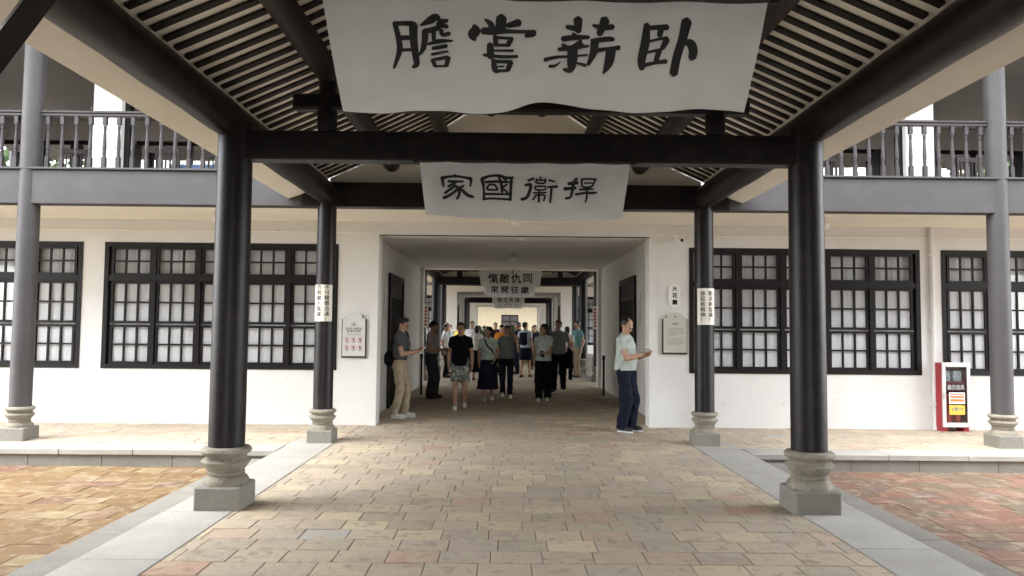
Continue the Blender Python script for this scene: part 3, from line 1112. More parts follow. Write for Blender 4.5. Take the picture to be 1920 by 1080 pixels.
def banner(yp, ztop, w, h, label, glyphs, size, taper=.96, seed=0, dip=.0, xc=0.0, roll=0.0):
    """cloth hung from its top edge; the lettering follows the cloth"""
    rng = random.Random(seed)
    B = thing('banner', label, 'banner', (xc, yp, ztop), group='grey cloth banners hung across the walkway')
    B.rotation_euler = (0, roll, 0)
    ph = [rng.uniform(0, 6) for _ in range(6)]

    def surf(u, v):               # u in -1..1 across, v in 0..1 downward
        x = u * w / 2 * (1 - (1 - taper) * v)
        y = .03 * v * math.sin(3.1 * u + ph[0]) + .018 * v * v * math.sin(9 * u + ph[1]) + .005 * math.sin(14 * u + 5 * v + ph[2]) + .004 * v * math.sin(31 * u + 3 * v + ph[4]) + .002 * math.sin(22 * v + 4 * u + ph[5]) + .05 * v * v
        y += .010 * v * math.exp(-((u - .95) / .1) ** 2) - .01 * v * math.exp(-((u + .95) / .1) ** 2)
        bottom = h * (1 + .028 * math.sin(2.6 * u + ph[3]) + .008 * math.sin(9 * u + ph[1]) - dip * math.exp(-((u + .02) / .16) ** 2))
        return (x, y, -v * bottom)
    nx, nz = 90, 22
    mb = MB()
    for t in (0, .004):
        o = len(mb.v)
        vs = []
        for j in range(nz + 1):
            for i in range(nx + 1):
                x, y, z = surf(-1 + 2 * i / nx, j / nz)
                vs.append((x, y + t, z))
        fs = []
        for j in range(nz):
            for i in range(nx):
                a = j * (nx + 1) + i
                q = (a, a + nx + 1, a + nx + 2, a + 1)
                fs.append(q if t == 0 else q[::-1])
        mb.add(vs, fs)
    mb.build('cloth', M_cloth, B, smooth=True)
    MB().tube([(-w / 2 - .06, 0.004, .006), (w / 2 + .06, 0.004, .006)], .012, 8).build('hanging_rod', M_rope, B)
    for sx in (-1, 1):
        MB().bbox(sx * (w / 2 + .03) - .02, sx * (w / 2 + .03) + .02, -.015, .02, -.005, .035, .004).build('clip', M_black, B)
    for gl, gx, gz in glyphs:
        if isinstance(gl, tuple):
            vs, fs = gl
        elif gl in G:
            bx, st = G[gl]
            vs, fs = stroke_mesh(st, *bx, size)
        else:
            vs, fs = text_mesh(gl, size * 1.05, size * .022)
        out = []
        for (x, y, z) in vs:
            xx, zz = x + gx, -(z + gz)
            v = zz / h
            u = xx / (w / 2 * (1 - (1 - taper) * v))
            p = surf(u, v)
            out.append((xx, p[1] - .0045 - y, -zz if dip == 0 else -zz))
        MB().add(out, fs).build('character', M_ink, B)
    return B


ROLL = 0.0
banner(3.14, 3.02, 1.96, .485, 'wide grey banner nearest the walkway entrance, four large brushed characters, wavy hem',
       [('gall', -.535, -.195), ('taste', -.185, -.195), ('firewood', .165, -.20), ('lie', .54, -.205)], .245, .90, 3, .10, .035)
banner(6.42, 3.04, 1.87, .49, 'grey banner hung under the main tie beam, four characters in clerical script',
       [('home', -.60, -.222), ('nation', -.245, -.225), ('guard', .13, -.235), ('defend', .495, -.24)], .225, .93, 4, .0, .03)


def word(chars, w, size, z):
    n = len(chars)
    return [(c, (-.5 + (i + .5) / n) * w, z) for i, c in enumerate(chars)]


banner(21.60, 3.31, 1.88, .52, 'grey banner at the far end of the first passage, four bold brushed characters', word('愾敵仇同', 1.36, .3, -.28), .29, .93, 5)
banner(25.25, 3.20, 1.81, .55, 'grey banner in the second walkway, lower edge showing beneath the passage-end banner', word('來開往繼', 1.40, .3, -.31), .27, .95, 6)
banner(40.5, 3.37, 1.84, .50, 'small distant grey banner beyond the second passage with thin characters', word('地立天頂', 1.30, .3, -.27), .27, .95, 7)
tick = MB().box(-.07, .07, 0, .0005, -.012, .012).box(-.02, .03, 0, .0005, -.05, -.025)
banner(44.2, 3.35, 1.73, .62, 'farthest pale banner, mostly hidden behind the distant thin-lettered banner', [((tick.v, tick.f), gx, -.40) for gx in (-.52, -.17, .17, .52)], .3, .95, 8)

# ------------------------------------------------------------------ plates on the columns, notices and plaques


def column_plate(x, y, r, z0, z1, rows, label, ang=.95):
    T = thing('column_plate', label, 'sign', (x, y, (z0 + z1) / 2), group='curved calligraphy plates on the columns')
    h = z1 - z0
    mb = MB()
    n = 12
    vs = []
    for i in range(n + 1):
        a = -PI / 2 - ang + 2 * ang * i / n
        for rr in (r + .004, r + .010):
            for z in (-h / 2, h / 2):
                vs.append((rr * math.cos(a), rr * math.sin(a), z))
    fs = []
    for i in range(n):
        a, b = i * 4, i * 4 + 4
        fs += [(a + 2, b + 2, b + 3, a + 3), (a + 1, b + 1, b, a), (a + 1, a + 3, b + 3, b + 1), (a, b, b + 2, a + 2)]
    fs += [(0, 2, 3, 1), (n * 4, n * 4 + 1, n * 4 + 3, n * 4 + 2)]
    mb.add(vs, fs).build('plate', M_plate, T, smooth=True)
    for txt, gx in rows:
        v, f = text_mesh(txt, .068, .0004, True, 1.08)
        out = []
        for (x_, _, z_) in v:
            a = -PI / 2 + (x_ + gx) / r
            out.append(((r + .0125) * math.cos(a), (r + .0125) * math.sin(a), z_ + .0))
        MB().add(out, f).build('lettering', M_ink, T)
    return T


column_plate(-2.62, Y_COL, .133, 1.64, 2.14, [('不可驕傲自滿！', .052), ('防範敵人陰謀！', -.052)],
             'ivory calligraphy plate curved round the black column beside the notice board')
column_plate(2.62, Y_COL, .133, 1.64, 2.14, [('勤求新智識！', .052), ('振起新精神！', -.052)],
             'ivory calligraphy plate curved round the black column beside the beige plaque')
for sx, lab in ((-1, 'small plate on the column past the passage'), (1, 'small plate on the column past the passage')):
    column_plate(sx * 2.62, Y_COL + 11.7, .135, 1.7, 2.2, [('精誠團結', 0)] if False else [], lab + (' on the ochre courtyard side' if sx < 0 else ' on the red courtyard side'))


def arch_board(x, z0, z1, w, name, label, cat, mface, side, y=11.8):
    """board with an arched head, thick dark frame behind a pale face"""
    T = thing(name, label, cat, (x, y, z0))
    h = z1 - z0
    sh = h * .86

    def outline(ww, base, top_sh, top):
        pts = [(-ww / 2, base), (ww / 2, base), (ww / 2, top_sh), (ww / 2 - .06, top_sh + .004)]
        for i in range(9):
            t = i / 8
            pts.append((ww / 2 * .75 * math.cos(PI * t), top_sh + .01 + (top - top_sh - .01) * math.sin(PI * t) ** .8))
        pts += [(-ww / 2 + .06, top_sh + .004), (-ww / 2, top_sh)]
        return pts

    def slab(pts, y0, y1):
        n = len(pts)
        return MB().add([(a, y0, b) for a, b in pts] + [(a, y1, b) for a, b in pts],
                        [tuple(range(n)), tuple(range(2 * n - 1, n - 1, -1))] + [((i + 1) % n, i, n + i, n + (i + 1) % n) for i in range(n)])
    slab(outline(w + .035, -.03, sh - .01, h - .02), -.030, -.002).build('backing', mat('brown_backing', (.05, .028, .022), .5), T)
    slab(outline(w, 0, sh, h), -.05, -.0305).build('face_panel', mface, T)
    return T, h, sh


NB, h, sh = arch_board(-2.56, 1.10, 1.80, .36, 'notice_board', 'white arched notice board with six prohibition pictograms beside the passage', 'sign', M_notice, -1)
v, f = text_mesh('您已进入监控区域', .033, .0006)
MB().add([(a, -.0515, c + .44) for a, b, c in v], f).build('lettering', M_ink, NB)
v, f = text_mesh('请注意行为规范', .033, .0006)
MB().add([(a, -.0515, c + .40) for a, b, c in v], f).build('lettering', M_ink, NB)
lines = MB()
for zz in (.365, .35, .335):
    lines.box(-.12, .12, -.0517, -.0508, zz, zz + .004)
lines.box(-.15, .15, -.0517, -.0508, .318, .321)
lines.build('fine_print', mat('grey_ink', (.22, .22, .22), .8), NB)
cam_pic = MB().box(-.035, .035, -.0513, -.0507, .475, .478).box(-.035, .035, -.0513, -.0507, .535, .538).box(-.035, -.032, -.0513, -.0507, .478, .535).box(.032, .035, -.0513, -.0507, .478, .535)
cam_pic.box(-.02, .02, -.0516, -.0507, .497, .51).box(-.008, .012, -.0516, -.0507, .511, .52)
cam_pic.build('pictogram', M_ink, NB)
for j in range(2):
    for i in range(3):
        cx, cz = (-.105 + i * .105), .265 - j * .125
        pm = MB()
        s = .034
        for (a, b, c, d) in ((-s, s, -s, -s + .004), (-s, s, s - .004, s), (-s, -s + .004, -s + .004, s - .004), (s - .004, s, -s + .004, s - .004)):
            pm.box(cx + a, cx + b, -.0513, -.0507, cz + c, cz + d)
        pic = pm.build('pictogram', M_redink, NB)
        q = MB()
        q.lathe([(.001, -.0003), (.011, 0), (.001, .0003)], 8)
        body = MB().add([(cx + a * (.5 + .1 * i), -.0514, cz + b + .002) for a, b in ((-.018, -.022), (.016, -.024), (.022, -.004), (.006, .02), (-.012, .014), (-.02, 0))], [(0, 1, 2, 3, 4, 5)])
        body.build('symbol', M_ink, pic)
        MB().add([(cx - .03, -.0517, cz + .026), (cx - .026, -.0517, cz + .03), (cx + .03, -.0517, cz - .026), (cx + .026, -.0517, cz - .03)], [(0, 3, 2, 1)]).build('bar', M_redink, pic)
        MB().box(cx - .03, cx + .03, -.0513, -.0507, cz - .048, cz - .042).box(cx - .024, cx + .024, -.0513, -.0507, cz - .057, cz - .054).build('caption', M_ink, pic)

PB, h, sh = arch_board(2.60, 1.20, 1.84, .37, 'wall_plaque', 'beige arched plaque with small text below the oval name plate', 'sign', M_plaque, 1)
v, f = text_mesh('大花厅', .036, .001)
MB().add([(a, -.0515, c + .46) for a, b, c in v], f).build('lettering', M_ink, PB)
lines = MB()
for k in range(5):
    lines.box(-.13 if k else -.10, .14 if k < 4 else .04, -.0517, -.0508, .385 - k * .027, .391 - k * .027)
for k in range(7):
    lines.box(-.13, .14 if k < 6 else .06, -.0517, -.0508, .235 - k * .0185, .2385 - k * .0185)
lines.build('fine_print', mat('olive_ink', (.16, .16, .12), .8), PB)
MB().lathe([(.001, 0), (.022, .0), (.024, .001), (.022, .002), (.017, .001)], 20).build('emblem', mat('olive_ink2', (.33, .33, .27), .8), PB, (0, -.0505, .575), (PI / 2, 0, 0))

OB = thing('oval_name_plate', 'white rounded vertical plate with three characters above the beige plaque', 'sign', (2.60, 11.8, 1.93))
pts = []
for i in range(13):
    t = PI * i / 12
    pts.append((.092 * math.cos(t), .29 + .085 * math.sin(t)))
for i in range(13):
    t = PI + PI * i / 12
    pts.append((.092 * math.cos(t), .085 + .085 * math.sin(t)))
n = len(pts)
MB().add([(a, -.03, b) for a, b in pts] + [(a, -.002, b) for a, b in pts], [tuple(range(n)), tuple(range(2 * n - 1, n - 1, -1))] + [((i + 1) % n, i, n + i, n + (i + 1) % n) for i in range(n)]).build('plate', M_paper, OB)
v, f = text_mesh('大花廳', .088, .0028, True, 1.22)
MB().add([(a, -.0315, c + .19) for a, b, c in v], f).build('lettering', M_ink, OB)

# paper strips pasted by the far end of the passage
for sx in (-1, 1):
    T = thing('paper_strip', 'narrow paper strip with red lettering on the passage-end jamb, ' + ('ochre' if sx < 0 else 'red') + ' courtyard side', 'sign', (sx * 2.30, 19.85, 1.55), group='paper strips at the passage end')
    MB().box(-.07, .07, -.012, 0, 0, .62).build('sheet', M_paper, T)
    mb = MB()
    for k in range(6):
        mb.box(-.03, .03, -.0135, -.0122, .06 + k * .09, .12 + k * .09)
    mb.build('marks', M_redink, T)

# ------------------------------------------------------------------ lamps, cameras, stanchions
for (x, y, z, lab) in ((0.03, 10.95, 3.27, 'white glass dome lamp on the gallery ceiling above the passage opening'),
                       (-4.45, 10.95, 3.27, 'white glass dome lamp on the gallery ceiling above the ochre courtyard side windows'),
                       (4.65, 10.95, 3.27, 'white glass dome lamp on the gallery ceiling above the red courtyard side windows'),
                       (0.03, 15.9, 3.17, 'round globe lamp on the passage ceiling')):
    T = thing('ceiling_lamp', lab, 'lamp', (x, y, z), group='ceiling lamps')
    MB().lathe([(.06, -.03), (.065, -.012), (.06, 0)], 20).build('mount', M_metal, T, smooth=True)
    MB().lathe([(.004, -.185), (.05, -.178), (.09, -.15), (.11, -.10), (.10, -.06), (.06, -.031)], 24).build('shade', M_shade, T, smooth=True)
T = thing('smoke_detector', 'small round detector on the passage ceiling before the globe lamp', 'detector', (.12, 13.0, 3.17))
MB().lathe([(.03, -.05), (.055, -.04), (.06, 0)], 18).build('body', M_paper, T, smooth=True)
MB().lathe([(.012, -.06), (.02, -.051)], 12).build('sensor', M_black, T)


def cctv(loc, rz, label):
    T = thing('security_camera', label, 'camera', loc, rz, group='security cameras')
    MB().tube([(0, 0, 0), (0, -.08, -.01), (0, -.11, -.05)], .016, 8).build('bracket', M_paper, T, smooth=True)
    MB().tube([(0, -.06, -.075), (0, -.22, -.105)], .037, 12).build('housing', M_paper, T, smooth=True)
    MB().tube([(0, -.221, -.105), (0, -.228, -.1065)], .027, 12).build('lens', M_black, T)


cctv((2.60, 11.8, 3.10), R(20), 'white bullet camera on the wall above the oval name plate')
cctv((.04, 19.5, 3.15), 0, 'white camera under the far end of the passage ceiling')


def stanchion(x, y, label):
    T = thing('stanchion', label, 'barrier post', (x, y, 0), group='barrier posts in the passage')
    MB().lathe([(.16, 0), (.165, .012), (.15, .025), (.03, .045)], 24).build('base', M_metal, T, smooth=True)
    MB().lathe([(.025, .04), (.025, .86)], 14).build('pole', M_black, T, smooth=True)
    MB().lathe([(.032, .86), (.034, .88), (.034, .95), (.028, .965)], 14).build('belt_head', M_black, T, smooth=True)


stanchion(-2.02, 16.6, 'black belt post standing by the passage wall behind the khaki-trousered person')
stanchion(2.10, 16.6, 'black belt post standing by the passage wall beyond the person in mint polo')

# ------------------------------------------------------------------ fire cabinet
FC = thing('fire_cabinet', 'red fire-equipment cabinet with glazed aluminium door against the white wall', 'cabinet', (6.99, 11.655, 0))
FC.scale = (.84, .55, 1)
c = MB()
c.box(-.26, .26, .22, .24, .07, 1.08)
c.box(-.26, -.24, -.19, .219, .07, 1.08)
c.box(.24, .26, -.19, .219, .07, 1.08)
c.box(-.239, .239, -.19, .219, .07, .09)
c.box(-.239, .239, -.19, .219, 1.06, 1.08)
c.build('case', M_redp, FC)
MB().box(-.239, .239, -.16, .219, .77, .785).build('shelf', M_redp, FC)
d = MB()
d.bbox(-.265, -.20, -.235, -.192, .075, 1.09, .005)
d.bbox(.20, .265, -.235, -.192, .075, 1.09, .005)
d.bbox(-.199, .199, -.233, -.194, .075, .145, .005)
d.bbox(-.199, .199, -.233, -.194, 1.02, 1.09, .005)
door = d.build('door', M_alu, FC)
MB().box(-.2, .2, -.215, -.211, .145, 1.02).build('pane', M_glass, door)
MB().bbox(-.25, -.215, -.25, -.236, .52, .62, .004).build('handle', M_metal, door)
MB().box(-.252, -.208, -.2375, -.2355, .72, .88).build('sticker', M_paper, door)
for x in (-.2, .2):
    MB().box(x - .05, x + .05, -.15, .2, 0, .069).build('foot', M_redp, FC)
v, f = text_mesh('自救面具', .082, .004)
MB().add([(a, -.2165, c_ + .70) for a, b, c_ in v], f).build('lettering', M_paper, door)
MB().box(-.14, .16, -.218, -.216, .44, .62).build('notice_sheet', M_paper, door)
MB().box(-.12, .145, -.2195, -.2182, .535, .565).build('stripe', M_orange, door)
MB().box(-.12, .145, -.2195, -.2182, .475, .515).build('stripe', M_orange, door)
hd = MB()
for k in range(7):
    hd.box(-.115 + k * .037, -.09 + k * .037, -.2195, -.2182, .578, .604)
hd.build('heading_marks', M_redink, door)
MB().box(-.14, .155, -.218, -.216, .27, .42).build('yellow_label', M_yel, door)
v, f = text_mesh('火警119', .06, .002)
MB().add([(a + .01, -.2195, c_ + .36) for a, b, c_ in v], f).build('lettering', M_paper, door)
for k, x in enumerate((-.09, .09)):
    T = thing('fire_extinguisher', 'red extinguisher inside the glazed cabinet, on the ' + ('handle' if k == 0 else 'hinge') + ' side of its door', 'extinguisher', (6.99 + x * .84, 11.665, .091), group='extinguishers in the cabinet')
    T.scale = (.8, .8, 1)
    MB().lathe([(.07, 0), (.078, .02), (.078, .38), (.06, .44), (.025, .47), (.025, .50)], 20).build('cylinder', M_ext, T, smooth=True)
    MB().box(-.015, .015, -.07, .03, .505, .53).build('lever', M_black, T)
    MB().tube([(.02, -.02, .51), (.1, -.03, .42), (.085, -.06, .15)], .011, 8).build('hose', M_black, T, smooth=True)
for k, x in enumerate((-.14, .07)):
    T = tag(MB().bbox(-.07, .07, -.06, .06, 0, .17, .006).build('mask_box', mat('mask_carton', (.40, .47, .50), .6, var=.5, vscale=25), None, (6.99 + x * .84, 11.66, .786)),
            'printed mask carton on the cabinet shelf, on the ' + ('handle' if k == 0 else 'hinge') + ' side of the door', 'box', 'mask cartons in the cabinet')

# ------------------------------------------------------------------ stone balustrades of the second walkway, planters, info stand
M_white_stone = mat('white_stone', (.62, .60, .55), .8, var=.1, vscale=4)
for sx in (-1, 1):
    for k, (a, b) in enumerate(((22.1, 25.1), (25.7, 28.7))):
        T = thing('stone_balustrade', ('carved pale stone balustrade beyond the passage, ' + ('ochre' if sx < 0 else 'red') + ' courtyard side, ' + ('nearer' if k == 0 else 'farther') + ' span'),
                  'balustrade', (sx * 2.72, a, 0), group='stone balustrades of the second walkway')
        L = b - a
        MB().bbox(-.09, .09, 0, L, .62, .74, .02).build('rail', M_white_stone, T)
        MB().bbox(-.08, .08, 0, L, 0, .14, .01).build('base_course', M_white_stone, T)
        for j in range(5):
            y = L * j / 4
            MB().bbox(-.075, .075, max(0, y - .07) + .001, min(L, y + .07) - .001, .141, .619, .008).build('post', M_white_stone, T)
        for j in range(4):
            y0, y1 = L * j / 4 + .08, L * (j + 1) / 4 - .08
            MB().box(-.03, .03, y0, y1, .141, .25).box(-.03, .03, y0, y1, .52, .618).box(-.03, .03, y0, y0 + .1, .251, .519).box(-.03, .03, y1 - .1, y1, .251, .519).build('panel', M_white_stone, T)


def leaf_cloud(mb, c, rx, rz, n, s, rng):
    for _ in range(n):
        while True:
            p = Vector((rng.uniform(-1, 1), rng.uniform(-1, 1), rng.uniform(-1, 1)))
            if .15 < p.length < 1:
                break
        q = Vector((c[0] + p.x * rx, c[1] + p.y * rx, c[2] + p.z * rz))
        d = (p + Vector((rng.uniform(-.8, .8), rng.uniform(-.8, .8), rng.uniform(-.4, .9)))).normalized()
        e = d.cross(Vector((rng.uniform(-1, 1), rng.uniform(-1, 1), rng.uniform(-1, 1)))).normalized()
        t = s * rng.uniform(.6, 1.3)
        mb.add([q, q + d * t * .5 + e * t * .28, q + d * t, q + d * t * .5 - e * t * .28], [(0, 1, 2, 3)])


for k, (x, y, lab) in enumerate(((-1.35, 40.2, 'potted leafy plant in dark planter left of the axis by the second hall entrance'),
                                 (.33, 41.5, 'potted leafy plant in dark planter standing near the blue-capped person'))):
    T = thing('potted_plant', lab, 'plant', (x, y, 0), group='potted plants')
    MB().lathe([(.2, 0), (.24, .35), (.26, .7), (.24, .7), (.22, .6)], 14).build('planter', M_black, T, smooth=True)
    rng = random.Random(40 + k)
    mb = MB()
    leaf_cloud(mb, (0, 0, 1.15), .42, .42, 260, .22, rng)
    mb.build('foliage', mat('pot_foliage', (.07, .14, .035), .5, var=.4, vscale=6), T)
    mb = MB()
    for i in range(7):
        a = i * .9
        mb.tube([(0, 0, .6), (.12 * math.cos(a), .12 * math.sin(a), .9), (.25 * math.cos(a), .25 * math.sin(a), 1.25)], .012, 5)
    mb.build('stems', M_bark, T)
T = thing('information_stand', 'white information sheet on a slim stand beyond the yellow-shirted person', 'sign', (-2.0, 27.2, 0))
MB().box(-.02, .02, -.02, .02, 0, 1.0).build('post', M_metal, T)
MB().bbox(-.16, .16, -.04, -.02, .95, 1.5, .004).build('sheet', M_paper, T)
MB().box(-.12, .12, -.0425, -.0405, 1.3, 1.42).box(-.12, .12, -.0425, -.0405, 1.05, 1.25).build('print', mat('grey_print', (.4, .4, .4), .8), T)

# oval room plates beside the passage doors
for sx in (-1, 1):
    T = thing('door_plate', 'pale vertical oval plate on the passage wall by the dark door, ' + ('khaki-trousered' if sx < 0 else 'mint-polo') + ' person side', 'sign', (sx * 2.405, 13.85, 1.62))
    MB().bbox(-.012, .012, -.10, .10, 0, .62, .01).build('plate', M_notice, T)
    MB().box(-.0145 if sx > 0 else .0125, -.0125 if sx > 0 else .0145, -.04, .04, .08, .54).build('print', mat('grey_print', (.4, .4, .4), .8), T)

# ------------------------------------------------------------------ upstairs room: chairs, desks with blue cloth, pendant lamps
def chair(x, y, rz, lab):
    T = thing('wooden_chair', lab, 'chair', (x, y, 3.601), rz, group='dark chairs in the upper room')
    MB().bbox(-.2, .2, -.2, .2, .42, .46, .008).build('seat', M_timber, T)
    for a in (-.18, .18):
        MB().box(a - .018, a + .018, -.19, -.155, 0, .419).build('leg', M_timber, T)
        MB().box(a - .018, a + .018, .17, .205, 0, .95).build('back_post', M_timber, T)
    for i in range(4):
        MB().box(-.11 + i * .073 - .012, -.11 + i * .073 + .012, .178, .198, .5, .87).build('slat', M_timber, T)
    MB().bbox(-.2, .2, .172, .207, .871, .96, .006).build('top_rail', M_timber, T)


for k, (x, y) in enumerate(((-7.6, 12.6), (-5.9, 12.5), (-5.2, 12.8), (-4.4, 12.5), (7.7, 12.5), (5.4, 12.6))):
    chair(x, y, random.uniform(-.5, .5) + PI, 'dark slat-back chair upstairs, ' + ('beyond the outer column on the ochre courtyard side', 'between the white pier and the draped tables',
          'beside the draped table near the white pier', 'between the two draped tables', 'next to the outer column on the red courtyard side',
          'inside the white pier on the red courtyard side')[k])
for k, (x, y) in enumerate(((-5.55, 13.0), (-3.9, 13.1))):
    T = thing('draped_table', 'table under a pale blue cloth upstairs, ' + ('nearer to' if k == 0 else 'farther from') + ' the white pier', 'table', (x, y, 3.601), group='blue draped tables upstairs')
    MB().bbox(-.45, .45, -.3, .3, .70, .76, .01).build('top', M_timber, T)
    MB().bbox(-.47, .47, -.32, .32, .40, .775, .02).build('cloth', M_blue, T)
    for a in (-.4, .4):
        MB().box(a - .03, a + .03, -.27, .27, 0, .399).build('trestle', M_timber, T)
for (x, y, z, lab) in ((-8.2, 14.2, 6.85, 'ochre courtyard side, next to the outer column'), (-6.1, 16.2, 6.85, 'ochre courtyard side, behind the white pier'),
                       (8.05, 14.0, 6.85, 'red courtyard side, next to the outer column'), (5.9, 16.2, 6.85, 'red courtyard side, behind the railing')):
    T = thing('pendant_lamp', 'hanging lamp in the upper room, ' + lab, 'lamp', (x, y, z))
    MB().tube([(0, 0, 0), (0, 0, -.95)], .007, 5).build('cord', M_black, T)
    MB().lathe([(.02, -.95), (.035, -.98), (.09, -1.06), (.11, -1.09), (.10, -1.085), (.03, -.99)], 18, cap=False).build('shade', M_shade, T, smooth=True)
    MB().lathe([(.01, -1.12), (.032, -1.09), (.03, -1.04), (.012, -1.0)], 12).build('bulb', M_shade, T, smooth=True)

# ------------------------------------------------------------------ trees beyond the halls, seen through the upper windows


def tree(x, y, h, seed, label):
    rng = random.Random(seed)
    T = thing('tree', label, 'tree', (x, y, CZ - .1), group='trees beyond the halls')
    tr = MB()
    tr.tube([(0, 0, 0), (.1, .05, h * .3), (.0, .1, h * .55), (.1, 0, h * .8)], [.3, .24, .17, .05], 8)
    tips = []
    for i in range(11):
        a = i * 2.4 + rng.random()
        z0 = h * rng.uniform(.3, .7)
        L = h * rng.uniform(.18, .34)
        e = (L * math.cos(a), L * math.sin(a), z0 + L * rng.uniform(.4, .9))
        tr.tube([(0.05, .05, z0), (e[0] * .5, e[1] * .5, z0 + (e[2] - z0) * .6), e], [.11, .07, .03], 6)
        tips.append(e)
    tr.build('trunk', M_bark, T, smooth=True)
    cr = MB()
    for e in tips + [(0, 0, h * .9), (.5, .3, h * .8)]:
        for k in range(3):
            c = (e[0] + rng.uniform(-.8, .8), e[1] + rng.uniform(-.8, .8), e[2] + rng.uniform(-.5, .6))
            leaf_cloud(cr, c, h * rng.uniform(.07, .12), h * rng.uniform(.05, .09), 170, .34, rng)
    cr.build('crown', M_leaf, T)


tree(22.5, 36, 13, 1, 'broad leafy tree beyond the red courtyard side, seen through the upper windows')
tree(26, 31, 11.5, 2, 'lower spreading tree nearer the halls on the red courtyard side')
tree(-22.5, 35, 13, 3, 'broad leafy tree beyond the ochre courtyard side, seen through the upper windows')
tree(-26, 30, 11, 4, 'lower spreading tree nearer the halls on the ochre courtyard side')

# ------------------------------------------------------------------ people: bodies and garments grown from blended limbs
def surface_nets(D, origin, h):
    """numpy surface nets on a signed-distance grid -> verts, quads"""
    s = D < 0
    nx, ny, nz = D.shape
    cs = np.zeros((nx - 1, ny - 1, nz - 1), np.int8)
    for i in (0, 1):
        for j in (0, 1):
            for k in (0, 1):
                cs += s[i:nx - 1 + i, j:ny - 1 + j, k:nz - 1 + k]
    act = (cs > 0) & (cs < 8)
    idx = -np.ones(act.shape, np.int64)
    A = np.argwhere(act)
    idx[act] = np.arange(len(A))
    acc = np.zeros((len(A), 3))
    cnt = np.zeros(len(A))
    ax = ((1, 0, 0), (0, 1, 0), (0, 0, 1))
    for d in range(3):
        o1, o2 = [k for k in range(3) if k != d]
        for a in (0, 1):
            for b in (0, 1):
                off = [0, 0, 0]
                off[o1], off[o2] = a, b
                p0 = A + off
                p1 = p0 + ax[d]
                v0 = D[p0[:, 0], p0[:, 1], p0[:, 2]]
                v1 = D[p1[:, 0], p1[:, 1], p1[:, 2]]
                m = (v0 < 0) != (v1 < 0)
                t = np.where(m, v0 / np.where(m, v0 - v1, 1), 0)
                pos = np.tile(np.array(off, float), (len(A), 1))
                pos[:, d] += t
                acc[m] += pos[m]
                cnt[m] += 1
    V = (A + acc / np.maximum(cnt, 1)[:, None]) * h + origin
    F = []
    for d in range(3):
        o1, o2 = (d + 1) % 3, (d + 2) % 3
        sl0 = [slice(None)] * 3
        sl1 = [slice(None)] * 3
        sl0[d], sl1[d] = slice(0, -1), slice(1, None)
        e = s[tuple(sl0)] != s[tuple(sl1)]
        E = np.argwhere(e)
        ok = (E[:, o1] > 0) & (E[:, o2] > 0) & (E[:, o1] < D.shape[o1] - 1) & (E[:, o2] < D.shape[o2] - 1)
        E = E[ok]
        fl = s[E[:, 0], E[:, 1], E[:, 2]]
        q = []
        for a, b in ((-1, -1), (0, -1), (0, 0), (-1, 0)):
            P = E.copy()
            P[:, o1] += a
            P[:, o2] += b
            q.append(idx[P[:, 0], P[:, 1], P[:, 2]])
        q = np.stack(q, 1)
        q[~fl] = q[~fl][:, ::-1]
        F.append(q)
    return V, np.concatenate(F)


